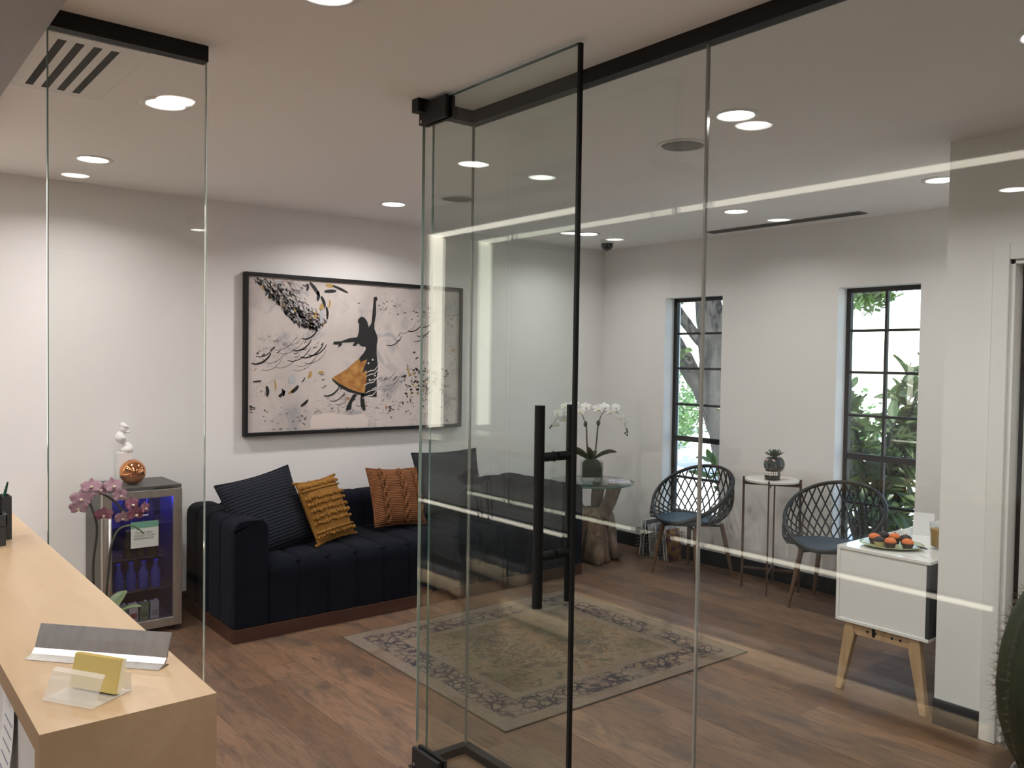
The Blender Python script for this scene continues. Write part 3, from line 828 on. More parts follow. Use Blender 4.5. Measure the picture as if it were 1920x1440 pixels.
for k in range(170):
    x, y = 1.38+rnd.gauss(0, .10), .36+rnd.gauss(0, .085)
    if x > 1.69 or x < 1.05: continue
    i = rnd.choices((0, 1, 2, 3, 4), (3, 4, 2, 2.4, 2))[0]
    a = rnd.uniform(-2, 1)
    dab(i, x, y, rnd.uniform(.006, .03), a, rnd.uniform(.003, .008))
for k in range(90):
    x, y = rnd.choice(((.10,.19),(.30,.09),(1.30,.86),(1.05,.90),(1.15,.15),(1.50,.83)))
    dab(rnd.choice((1, 4, 1)), max(.04, x+rnd.gauss(0,.09)), max(.04, y+rnd.gauss(0,.03)), rnd.uniform(.006, .025), rnd.uniform(-1.2, .8), rnd.uniform(.002, .004))
for i, nm, mt in ((0, 'black_dabs', INK), (1, 'violet_dabs', DUSK), (2, 'pale_blue_dabs', PALE), (3, 'ochre_dabs', OCH), (4, 'grey_dabs', GREY)):
    if i == 3:
        pass
    o = wing[i].build(nm, mt, pt); o['kind'] = 'stuff'
MB().prism([(.486,.126), (.62,.140), (.78,.118), (.892,.125), (.930,.08), (.916,.03), (.476,.034), (.47,.08)], layer, .0003).build('cream_patch', CREAM, pt)
# ------------------------------------------------------------------ lattice chairs
M['shell'] = plain('slate_plastic', (.011,.015,.020), .5, 0, .4)
M['seatp'] = plain('slate_seat', (.046,.075,.105), .38, 0, .45)
M['chairwood'] = noisy('walnut_leg', (.11,.060,.035), (.17,.098,.058), 10, .5, 0, (3,3,.3))
def make_chair(label):
    c = thing('lattice_chair', (0,0,0), label, 'chair', 'lattice tub chairs by the windows')
    # +x is forward; rim is a tilted oval running from the front lip up to the back
    def rim(a):
        ca, sa = math.cos(a), math.sin(a)
        back = (1-ca)/2
        x = .02+.265*ca; y = .318*sa*(1-.10*max(0, ca)**2)
        z = .432+.385*back**1.05-.012*math.cos(2*a)
        return Vector((x, y, z))
    def seat(a):
        ca, sa = math.cos(a), math.sin(a)
        x = .035+.235*ca if ca > 0 else .035+.205*ca
        y = .235*sa
        return Vector((x, y, .428+.006*abs(sa)))
    def wall(a, t):
        p, q = seat(a), rim(a)
        r_ = p.lerp(q, t)
        out = Vector((math.cos(a), math.sin(a), 0))
        return r_+out*(.040*math.sin(PI*t))+Vector((0, 0, -.030*math.sin(PI*t)))
    n = 72
    MB().tube([rim(2*PI*k/n) for k in range(n)], .0125, 10, closed=True, sx=1.25).build('rim', M['shell'], c, smooth=True)
    # dished seat pan with thickness
    def pan(u, v):
        a = 2*PI*u; e = seat(a)
        r_ = v
        cx = Vector((.035, 0, .405))
        p = cx.lerp(e, r_); p.z = .405+(e.z-.405)*r_**2.4
        if math.cos(a) > .2 : p.z -= .014*max(0, r_-.75)*4*math.cos(a)
        return p
    MB().grid(pan, 48, 10).build('seat', M['seatp'], c, smooth=True)
    MB().grid(lambda u, v: pan(u, v)-Vector((0, 0, .012+.01*(1-v))), 48, 8).build('seat_underside', M['shell'], c, smooth=True)
    MB().tube([seat(2*PI*k/48)-Vector((0,0,.006)) for k in range(48)], .0085, 8, closed=True).build('seat_edge', M['seatp'], c, smooth=True)
    # front lip joining seat and rim
    MB().grid(lambda u, v: seat(-.95+1.9*u).lerp(rim(-.95+1.9*u), v)+Vector((0, 0, .004*(1-v))), 20, 3).build('front_lip', M['seatp'], c, smooth=True)
    # crossing slats
    ns = 26
    for k in range(ns):
        for sg in (-1, 1):
            a0 = .62+(2*PI-1.24)*(k+.5)/ns
            a1 = a0+sg*.58
            if not (.42 < a1 < 2*PI-.42): continue
            pts = [wall(a0+(a1-a0)*t, t) for t in [i/8 for i in range(9)]]
            MB().tube(pts, .0056, 5, cap=False).build('lattice_slat', M['shell'], c, smooth=True)
    # under-frame and legs
    for s in (-1, 1):
        MB().tube([(-.15, s*.15, .372), (.0, s*.03, .383), (.16, s*.15, .372)], .008, 8).build('under_bracket', M['blackmatte'], c, smooth=True)
        MB().tube([(.16, s*.15, .37), (.16, s*.10, .40)], .009, 8).build('under_bracket', M['blackmatte'], c)
        for xx, fx in ((.16, .212), (-.15, -.212)):
            MB().tube([(xx, s*.15, .392), (xx+(fx-xx)*.3, s*.169, .28), (fx, s*.212, .0)], [.0165, .0175, .0105], 12).build('leg', M['chairwood'], c, auto=40)
    return c
chair = make_chair('slate lattice tub chair in front of the window nearest the orchid')
chair.location = (5.10, 4.085, 0); chair.rotation_euler.z = R(180)
chair2 = copy_tree(chair)
chair2.location = (5.165, 2.965, 0); chair2.rotation_euler.z = R(180+9)
chair2['label'] = 'slate lattice tub chair beside the white sideboard'

# ------------------------------------------------------------------ marble plant stand with skull planter
ps = thing('plant_stand', (5.2, 3.47, 0), 'tall slim bronze stand with a round marble top', 'side table', rz=R(118))
M['bronze'] = plain('brown_bronze', (.115,.070,.058), .42, .55)
M['marble'] = noisy('marble', (.78,.76,.73), (.70,.68,.65), 7, .25, 0, detail=8)
MB().lathe([(.183, .772), (.186, .775), (.186, .788), (.183, .791)], 48).build('marble_top', M['marble'], ps, auto=40)
for k in range(4):
    a = k*PI/2
    MB().box(-.008, .008, -.005, .005, 0, .797, Matrix.Rotation(a, 4, 'Z') @ Matrix.Translation((.194, 0, 0))).build('leg', M['bronze'], ps)
for k in range(2):
    MB().box(-.19, .19, -.004, .004, .742, .771, Matrix.Rotation(k*PI/2, 4, 'Z')).build('top_brace', M['bronze'], ps)
    MB().box(-.19, .19, -.004, .004, .135, .150, Matrix.Rotation(k*PI/2, 4, 'Z')).build('lower_brace', M['bronze'], ps)
sk = thing('skull_planter', (5.185, 3.445, .7925), 'black ceramic skull planter with a green succulent', 'planter', rz=R(190))
M['ceramic'] = plain('black_glaze', (.008,.010,.014), .12, 0, .6)
def skullpt(a, b_):
    x, y, z = math.cos(a)*math.cos(b_), math.cos(a)*math.sin(b_), math.sin(a)
    p = Vector((x*.085, y*.070, .105+z*.068))
    if z > .75: p.z = min(p.z, .158)
    if x > 0:
        for s in (-1, 1):
            d = (Vector((y, z))-Vector((s*.42, -.10))).length
            p.x -= .016*max(0, 1-(d/.30)**2)
        d = (Vector((y*1.6, z))-Vector((0, -.42))).length
        p.x -= .010*max(0, 1-(d/.22)**2)
    return p
mb = MB(); nn = 40
mb.grid(lambda u, v: skullpt(-PI/2+PI*v, 2*PI*u), nn, 26)
mb.build('cranium', M['ceramic'], sk, smooth=True)
jaw = [(.078+.0, .0)]
MB().lathe([(.050, 0), (.054, .003), (.056, .03), (.052, .06), (.04, .075)], 28, (.026, 0, 0), f=lambda a, z: 1.05 if abs(math.cos(a)) > .7 else .98).build('jaw', M['ceramic'], sk, smooth=True)
for r_ in range(2):
    for k in range(8):
        a = R(-52+k*104/7)
        mt_ = Matrix.Translation((.026, 0, .034+r_*.0145)) @ Matrix.Rotation(a, 4, 'Z')
        MB().box(.0545, .0605, -.0055, .0055, 0, .0125, mt_).build('tooth', plain('tooth_white', (.75,.73,.70), .3), sk, bevel=.001)
for s in (-1, 1):
    ring = [skullpt(R(-6)+R(16)*math.sin(2*PI*q/24), s*R(26)+R(15)*math.cos(2*PI*q/24))+Vector((.004,0,0)) for q in range(24)]
    e = MB().tube(ring, .0022, 6, closed=True).build('eye_ring', plain('teal_glaze', (.10,.20,.24), .2), sk, smooth=True)
    cpt = skullpt(R(-6), s*R(26))
    MB().ball(cpt+Vector((.001,0,0)), .006, 10, 6).build('eye_dot', plain('pink_glaze', (.45,.25,.24), .3), sk, smooth=True)
    fp = skullpt(R(30), s*R(24))
    MB().ball(fp, .010, 10, 6, (.5, 1, .8)).build('painted_flower', plain('rose_glaze', (.62,.38,.33), .4), sk, smooth=True)
MB().ball(skullpt(R(-26), 0), .007, 8, 6, (.6,.8,1)).build('nose', plain('white_glaze', (.7,.7,.7), .3), sk, smooth=True)
M['succ'] = noisy('succulent_green', (.028,.055,.022), (.060,.100,.040), 30, .5)
for ring_, (nl, ln, el) in enumerate(((11, .078, 22), (9, .068, 45), (6, .056, 68))):
    for k in range(nl):
        a = 2*PI*(k+.5*ring_)/nl; e = R(el+rnd.uniform(-6, 6))
        d = Vector((math.cos(a)*math.cos(e), math.sin(a)*math.cos(e), math.sin(e)))
        p0 = Vector((0, 0, .155))
        side = d.cross(Vector((0,0,1))).normalized()
        nrm = side.cross(d)
        def lf(u, v, d=d, side=side, nrm=nrm, ln=ln):
            w = .013*math.sin(PI*min(1, .18+v*.82))**.8*(1 if v < .98 else .2)
            return p0+d*(ln*v)+side*((2*u-1)*w)+nrm*(.004*(1-(2*u-1)**2)+.008*v*v)
        MB().grid(lf, 4, 6).grid(lambda u, v: lf(u, v)-nrm*.003*(1-(2*u-1)**2), 4, 6).build('succulent_leaf', M['succ'], sk, smooth=True)
# ------------------------------------------------------------------ tree-root table with glass top
TC = Vector((4.845, 4.925, 0))
rtb = thing('root_table', TC, 'tree root side table with round glass top', 'side table')
def bark():
    mt, nt, N, L, b = base('driftwood')
    v = coords(N, L, 'Object', (1, 1, .3))
    f = noise(N, L, v, 12, 7, .65, 1.2)
    g = noise(N, L, coords(N, L, 'Object'), 3.5, 3)
    c = ramp(N, L, f, [(.30, (.045,.028,.018)), (.5, (.15,.098,.066)), (.72, (.27,.195,.14))])
    L.new(mixc(N, L, ramp(N, L, g, [(.45, (0,0,0)), (.65, (.5,.5,.5))]), c, (.33,.26,.20)), b.inputs['Base Color'])
    b.inputs['Roughness'].default_value = .75; b.inputs['Specular IOR Level'].default_value = .25
    bump(N, L, b, f, .7, .02)
    return mt
M['bark'] = bark()
def rootf(a, z):
    return 1+.22*math.sin(3*a+1.0+z*5)+.15*math.sin(5*a-z*7)+.09*math.sin(11*a+z*9)+.06*math.sin(17*a-z*4)
MB().lathe([(.215, 0), (.225, .03), (.20, .10), (.165, .20), (.145, .30), (.14, .36), (.12, .40), (.06, .41)], 56, f=rootf).build('root_trunk', M['bark'], rtb, smooth=True)
for k, (a, r0, r1, tw) in enumerate(((R(172), .10, .22, .052), (R(275), .10, .22, .056), (R(20), .10, .21, .055), (R(95), .10, .21, .05), (R(320), .09, .19, .036))):
    pts = [Vector((r0*math.cos(a), r0*math.sin(a), .26)), Vector(((r0+.02)*math.cos(a), (r0+.02)*math.sin(a), .36)), Vector((r1*.8*math.cos(a+.15), r1*.8*math.sin(a+.15), .48)), Vector((r1*math.cos(a+.12), r1*math.sin(a+.12), .612))]
    MB().tube(pts, [tw*1.1, tw, tw*.95, tw*1.05], 14).build('root_branch', M['bark'], rtb, smooth=True)
for k in range(9):
    a = 2*PI*k/9+.3; r_ = .20+.03*math.sin(k*2.1)
    pts = [Vector((.11*math.cos(a+.3), .11*math.sin(a+.3), .34)), Vector((.165*math.cos(a+.12), .165*math.sin(a+.12), .18)), Vector((r_*math.cos(a), r_*math.sin(a), .02))]
    MB().tube(pts, [.030, .038, .048], 10).build('root_leg', M['bark'], rtb, smooth=True)
MB().lathe([(.338, .6125), (.345, .616), (.345, .624), (.338, .628)], 64).build('glass_top', M['tableglass'], rtb, auto=40)
MB().lathe([(.3455, .614), (.347, .617), (.347, .623), (.3455, .626)], 64, capb=False, capt=False).build('glass_rim', M['edgedark'], rtb, smooth=True)
# magazine on it
mg = thing('magazine', (4.995, 4.758, .6300), 'open magazine lying on the round glass top', 'magazine', rz=R(-45))
MB().box(-.085, .085, -.115, .115, 0, .004).build('pages', M['paper'], mg)
MB().box(-.086, .086, -.116, .116, .004, .005).build('cover', noisy('mag_cover', (.20,.20,.30), (.62,.60,.62), 14, .3, 0, lo=.45, hi=.55), mg)

# ------------------------------------------------------------------ white orchid in a glass vase
oc = thing('white_orchid', (4.87, 4.955, .6285), 'white orchid in a square glass vase', 'plant', rz=R(232))
M['petal'] = noisy('white_petal', (.82,.82,.80), (.88,.88,.87), 20, .5, spec=.2)
M['petalb'] = M['petal']
M['leaf'] = noisy('orchid_leaf', (.012,.028,.014), (.028,.055,.026), 8, .35, 0, (1,4,1))
M['stem'] = plain('orchid_stem', (.045,.060,.022), .5)
M['moss'] = noisy('moss_ball', (.010,.018,.012), (.030,.045,.026), 40, .9, .5, bscale=90)
def vase(parent, w, h, t, zb):
    MB().box(-w,w,-w,-w+t,0,h).build('vase_wall', M['clear'], parent); MB().box(-w,w,w-t,w,0,h).build('vase_wall', M['clear'], parent)
    MB().box(-w,-w+t,-w+t,w-t,0,h).build('vase_wall', M['clear'], parent); MB().box(w-t,w,-w+t,w-t,0,h).build('vase_wall', M['clear'], parent)
    MB().box(-w+t,w-t,-w+t,w-t,0,zb).build('vase_base', M['clear'], parent)
vase(oc, .086, .160, .005, .028)
MB().box(-.078, .078, -.078, .078, .030, .115).build('moss_block', M['moss'], oc, bevel=.01)
MB().ball((0,0,.122), .080, 20, 10, (1,1,.75)).build('moss_ball', M['moss'], oc, smooth=True)
def leaf_grid(p0, d, up_, ln, w, droop, fold=.25, tilt=0):
    d = Vector(d).normalized(); side = d.cross(Vector((0,0,1))).normalized()*math.cos(tilt)+Vector((0,0,math.sin(tilt)))
    def fn(u, v):
        ww = w*math.sin(PI*min(1, .10+.90*v))**.7 if v < .99 else .001
        s = (2*u-1)
        return Vector(p0)+d*(ln*v)*(1-.1*v)+Vector((0,0,1))*(up_*ln*v-droop*ln*v*v)+side*(s*ww)+Vector((0,0,1))*(fold*ww*s*s)
    return fn
for a, ln, w, u_, dr, tl_ in ((R(88), .22, .036, .75, .45, R(40)), (R(-92), .22, .040, .80, .45, R(-55)), (R(160), .13, .028, .9, .4, 0), (R(-20), .12, .026, 1.3, .3, 0)):
    f = leaf_grid((.01*math.cos(a), .01*math.sin(a), .165), (math.cos(a), math.sin(a), 0), u_, ln, w, dr, .25, tl_)
    MB().grid(f, 6, 14).build('leaf', M['leaf'], oc, smooth=True)
def flower(parent, p, face, s, pet=None, lipc=None, name='flower'):
    """five petals and a lip facing direction face"""
    pet = pet or M['petal']
    q = Vector(face).normalized().to_track_quat('Z', 'Y').to_matrix()
    mb = MB()
    for k, (ang, ln, w) in enumerate(((90, .9, .30), (210, .85, .30), (330, .85, .30), (15, 1.0, .52), (165, 1.0, .52))):
        a = R(ang)
        def fn(u, v, a=a, ln=ln, w=w):
            ww = w*math.sin(PI*min(1, .12+.86*v))**.6
            l_ = (2*u-1)*ww
            r_ = ln*v
            x, y = math.cos(a)*r_-math.sin(a)*l_, math.sin(a)*r_+math.cos(a)*l_
            return Vector(p)+q @ (Vector((x, y, .10*v*v-.10*(2*u-1)**2*v+.02*(k % 2)))*s)
        mb.grid(fn, 4, 5)
    o = mb.build(name, pet, parent, smooth=True)
    l2 = MB(); l2.ball(Vector(p)+q @ (Vector((0, -.12, .16))*s), s*.18, 8, 6, (1, 1, .8))
    l2.build('lip', lipc or plain('yellow_lip', (.70,.58,.28), .5), o, smooth=True)
    return o
def spray(root, base_, pts, rad, mat): return MB().tube(pts, rad, 7).build('stem', mat, root, smooth=True)
def bez(p0, p1, p2, n=14):
    p0, p1, p2 = map(Vector, (p0, p1, p2))
    return [p0*(1-t)**2+p1*2*t*(1-t)+p2*t*t for t in [i/n for i in range(n+1)]]
# local +y (after rotation) is to the viewer's left, -y to the right
st1 = bez((.0,-.035,.16), (.0,-.07,.62), (.0,-.13,.565), 8)
s_r = [Vector((0,-.03,.16)), Vector((0,-.045,.32)), Vector((0,-.055,.46)), Vector((0,-.11,.565)), Vector((0,-.19,.575)), Vector((0,-.27,.525)), Vector((0,-.345,.435))]
s_l = [Vector((0,.02,.16)), Vector((0,.035,.32)), Vector((0,.05,.47)), Vector((0,.10,.57)), Vector((0,.18,.575)), Vector((0,.25,.50)), Vector((0,.285,.40))]
def smooth_path(P, n=5):
    out = []
    for a in range(len(P)-1):
        p0, p1, p2, p3 = P[max(a-1,0)], P[a], P[a+1], P[min(a+2, len(P)-1)]
        for i in range(n):
            t = i/n
            out.append(.5*((2*p1)+(p2-p0)*t+(2*p0-5*p1+4*p2-p3)*t*t+(3*p1-p0-3*p2+p3)*t**3))
    out.append(P[-1]); return out
for sp_, dx in ((s_r, 0), (s_l, 0)):
    pth = smooth_path([p+Vector((.008, 0, 0)) for p in sp_])
    MB().tube(pth, [.0045-.0028*i/len(pth) for i in range(len(pth))], 7).build('stem', M['stem'], oc, smooth=True)
    MB().tube([Vector((p.x-.012, p.y+.008, p.z)) for p in pth[:12]], .003, 6).build('stake', plain('stake_brown', (.12,.08,.04), .6), oc, smooth=True)
    MB().ball(pth[10], .017, 8, 6, (1,1,1.5)).build('stem_node', M['leaf'], oc, smooth=True)
for p, fc, s in (((.0,-.055,.60), (.9,.2,.2), .048), ((.02,-.105,.565), (1,-.1,.1), .050), ((-.01,-.150,.620), (.8,-.3,.3), .045), ((.02,-.185,.555), (1,.1,0), .050), ((.0,-.225,.600), (.7,-.5,.3), .048), ((.02,-.235,.50), (.8,.2,-.4), .046), ((.01,-.285,.545), (1,-.3,.2), .046), ((.02,-.30,.455), (.8,-.4,-.2), .040),
                 ((.02,.045,.585), (1,.1,.1), .054), ((.0,.10,.60), (.9,.3,.3), .050), ((.02,.145,.565), (1,0,0), .048), ((.0,.19,.60), (.9,.4,.2), .045), ((.02,.225,.52), (1,.2,-.1), .045), ((.01,.262,.48), (.9,.3,-.2), .040)):
    flower(oc, Vector(p)+Vector((.012,0,0)), fc, s)
for sg, ps_ in ((-1, ((.318,.455),(.332,.442),(.345,.428))), (1, ((.285,.42),(.29,.40),(.272,.39),(.288,.375)))):
    for y_, z_ in ps_:
        MB().ball((.008, sg*y_, z_), .008, 8, 6, (1,1,1.3)).build('bud', M['stem'], oc, smooth=True)

# ------------------------------------------------------------------ wire basket with magazines
bk = thing('wire_basket', (5.315, 4.595, 0), 'wire basket on the floor beneath the lattice chair', 'basket')
M['wire'] = plain('wire_silver', (.30,.28,.25), .35, .8)
bx, by, bh = .095, .175, .225
for k in range(13):
    y = -by+2*by*k/12
    MB().tube([(-bx,y,bh),(-bx,y,.004),(bx,y,.004),(bx,y,bh)], .0016, 5).build('wire', M['wire'], bk)
for k in range(7):
    x = -bx+2*bx*k/6
    MB().tube([(x,-by,bh),(x,-by,.004),(x,by,.004),(x,by,bh)], .0016, 5).build('wire', M['wire'], bk)
for k in range(9):
    z = .004+(bh-.004)*k/8
    MB().tube([(-bx,-by,z),(bx,-by,z),(bx,by,z),(-bx,by,z)], .0016 if k < 8 else .003, 5, closed=True).build('wire', M['wire'], bk)
for k, (y0, dy, hh, c1, c2, nm) in enumerate(((-.16, .02, .25, (.16,.06,.10), (.55,.30,.08), 'purple and orange covered'), (-.13, .05, .27, (.60,.60,.58), (.35,.35,.36), 'pale grey'), (-.06, .02, .285, (.08,.09,.12), (.25,.26,.28), 'dark blue'), (.02, .03, .27, (.55,.52,.48), (.30,.28,.27), 'beige'), (.10, .015, .30, (.035,.035,.04), (.10,.10,.11), 'black'), (.14, .01, .29, (.22,.22,.23), (.45,.44,.43), 'mid grey'))):
    t = thing('magazine', (5.315, 4.595+y0, .006), f'{nm} magazine standing in the wire basket', 'magazine', 'magazines in the wire basket')
    t.rotation_euler = (R(-7 if k < 4 else 5), 0, 0)
    MB().box(-.085, .085, 0, .007, .002, hh).build('pages', M['paper'], t)
    MB().box(-.0855, .0855, -.0012, -.0001, 0, hh+.001).build('cover', noisy('magazine_cover', c1, c2, 16, .3, 0, lo=.42, hi=.58), t)

# ------------------------------------------------------------------ white sideboard on splayed legs
CX0, CX1, CY0, CY1, CB, CT = 3.885, 5.30, 1.757, 2.213, .345, .717
sb = thing('sideboard', (CX0, CY0, 0), 'white gloss sideboard on splayed oak legs', 'sideboard')
Lx, Ly = CX1-CX0, CY1-CY0
MB().box(0, Lx, 0, Ly, CT-.016, CT).build('top', M['gloss'], sb, bevel=.002)
MB().box(0, Lx, 0, Ly, CB, CB+.016).build('bottom', M['gloss'], sb, bevel=.002)
MB().box(.006, .022, .016, Ly-.004, CB+.016, CT-.016).build('side', M['gloss'], sb)
MB().box(0, .020, Ly-.016, Ly, CB+.016, CT-.016).build('edge_strip', M['gloss'], sb, bevel=.001)
MB().box(Lx-.018, Lx, .016, Ly-.004, CB+.016, CT-.016).build('side', M['gloss'], sb)
MB().box(.002, Lx-.002, .000, .016, CB+.0161, CT-.0161).build('back_panel', plain('shaded_back', (.035,.035,.036), .7), sb)  # shade on this side of the cabinet put into a dark colour
for k in range(3):
    x0 = .024+k*(Lx-.048)/3
    dr = MB().box(x0+.002, x0+(Lx-.048)/3-.002, Ly-.018, Ly-.001, CB+.018, CT-.018).build('cabinet_door', M['gloss'], sb, bevel=.001)
M['oak'] = noisy('oak_leg', (.42,.27,.15), (.54,.37,.22), 12, .5, 0, (3,3,.3))
for xx in (.015, Lx-.05):
    fr = MB().prism([(.03, CB-.0005), (Ly-.07, CB-.0005), (Ly-.10, CB-.055), (.10, CB-.055)], lambda u, v, w: Vector((xx+w, u, v)), .030).build('leg_rail', M['oak'], sb, bevel=.002)
    for yb in (.135, .175, Ly-.16, Ly-.20):
        MB().tube([(xx-.0015, yb, CB-.026), (xx+.002, yb, CB-.026)], .006, 10).build('bolt', M['blackmatte'], fr)
    MB().box(xx-.001, xx+.031, Ly/2+.03, Ly/2+.045, CB-.045, CB-.001).build('strap', M['blackmatte'], fr)
    # legs, splayed to the outside corners
    MB().prism([(Ly-.085, CB-.0005), (Ly-.045, CB-.0005), (Ly-.002, 0), (Ly-.034, 0), (Ly-.095, CB-.06)], lambda u, v, w: Vector((xx-.006+w, u, v)), .036).build('leg', M['oak'], sb, bevel=.003)
    MB().prism([(.085, CB-.0005), (.045, CB-.0005), (.004, 0), (.036, 0), (.095, CB-.06)], lambda u, v, w: Vector((xx-.006+w, u, v)), .036).build('leg', M['oak'], sb, bevel=.003)

# plate of small cakes
pl = thing('serving_plate', (4.068, 2.03, CT), 'leaf green serving plate holding small cakes', 'plate', rz=R(-47))
M['plate'] = noisy('green_glaze', (.38,.45,.22), (.52,.56,.34), 9, .15, 0)
MB().lathe([(.02, .002), (.085, .002), (.115, .010), (.128, .014), (.129, .016), (.115, .013), (.085, .005), (.002, .005)], 40, f=lambda a, z: 1+.15*math.cos(a)**2, capb=True, capt=False).build('dish', M['plate'], pl, smooth=True)
cakes = [(4.043, 2.105, 'o'), (3.985, 2.048, 'b'), (4.120, 2.098, 'b'), (4.000, 2.003, 'o'), (4.128, 2.045, 'o'), (4.132, 1.992, 'b'), (4.050, 1.942, 'o')]
M['choc'] = noisy('chocolate_cake', (.030,.016,.010), (.060,.034,.020), 60, .8, .3)
M['vanilla'] = noisy('vanilla_cake', (.42,.34,.16), (.52,.42,.22), 60, .8, .3)
M['orange'] = noisy('orange_icing', (.62,.14,.035), (.72,.20,.06), 50, .6, .3)
M['darkic'] = noisy('black_icing', (.008,.007,.010), (.020,.018,.025), 50, .5, .3)
cl = {'o': ['orange iced mini cake at the left tip of the green plate', 'orange iced mini cake in the front middle of the plate', 'orange iced mini cake with a dark dot behind the front row', 'orange iced mini cake nearest the dark serving knife'],
      'b': ['black iced mini cake in a pale case at the front', 'black iced mini cake at the back of the plate', 'black iced mini cake between two orange ones']}
for x, y, k in cakes:
    c = thing('mini_cake', (x, y, CT+.0055), cl[k].pop(0), 'cake', 'mini cakes on the green plate')
    MB().lathe([(.020, 0), (.026, .022), (.027, .028)], 18).build('case', M['vanilla'] if (k == 'b' and len(cl['b']) == 2) else M['choc'], c, auto=40)
    MB().lathe([(.027, .0281), (.0285, .032), (.024, .042), (.014, .049), (.001, .052)], 18, capt=False).build('icing', M['orange'] if k == 'o' else M['darkic'], c, smooth=True)
    MB().ball((.004, 0, .052), .0035, 8, 5).build('topping', M['darkic'] if k == 'o' else M['orange'], c, smooth=True)
kn = thing('serving_knife', (4.075, 1.885, CT), 'small dark serving knife resting on the plate edge', 'knife', rz=R(60))
MB().tube([(-.035,0,.020),(0,0,.021),(.03,0,.019)], [.006,.009,.006], 10, sx=.5).build('handle', M['ceramic'], kn, smooth=True)
MB().prism([(.03,-.007),(.06,-.009),(.085,0),(.06,.004),(.03,.004)], lambda u, v, w: Vector((u, v, .019+w)), .0015).build('blade', M['alu'], kn)
# amber candle in a glass tumbler
cd = thing('candle_jar', (4.205, 1.858, CT), 'tan candle in a square glass tumbler by the wall end', 'candle')
MB().lathe([(.042, 0), (.044, .005), (.050, .130), (.047, .130), (.0415, .014), (.001, .014)], 28, capt=False).build('tumbler', M['clear'], cd, auto=50)
MB().lathe([(.038, .0145), (.0405, .02), (.0448, .098), (.001, .0982)], 28, capt=False).build('wax', plain('tan_wax', (.42,.24,.07), .4), cd, auto=50)
MB().tube([(0,0,.0985),(0.002,0,.112)], .0012, 6).build('wick', M['blackmatte'], cd)
cdx = thing('white_card', (4.50, 2.075, CT), 'small white folded card standing on the sideboard', 'card', rz=R(20))
MB().prism([(-.035, 0), (0, .115), (.035, 0), (.033, 0), (0, .110), (-.033, 0)], lambda u, v, w: Vector((u, w-.05, v)), .10).build('folded_sheet', M['paper'], cdx)
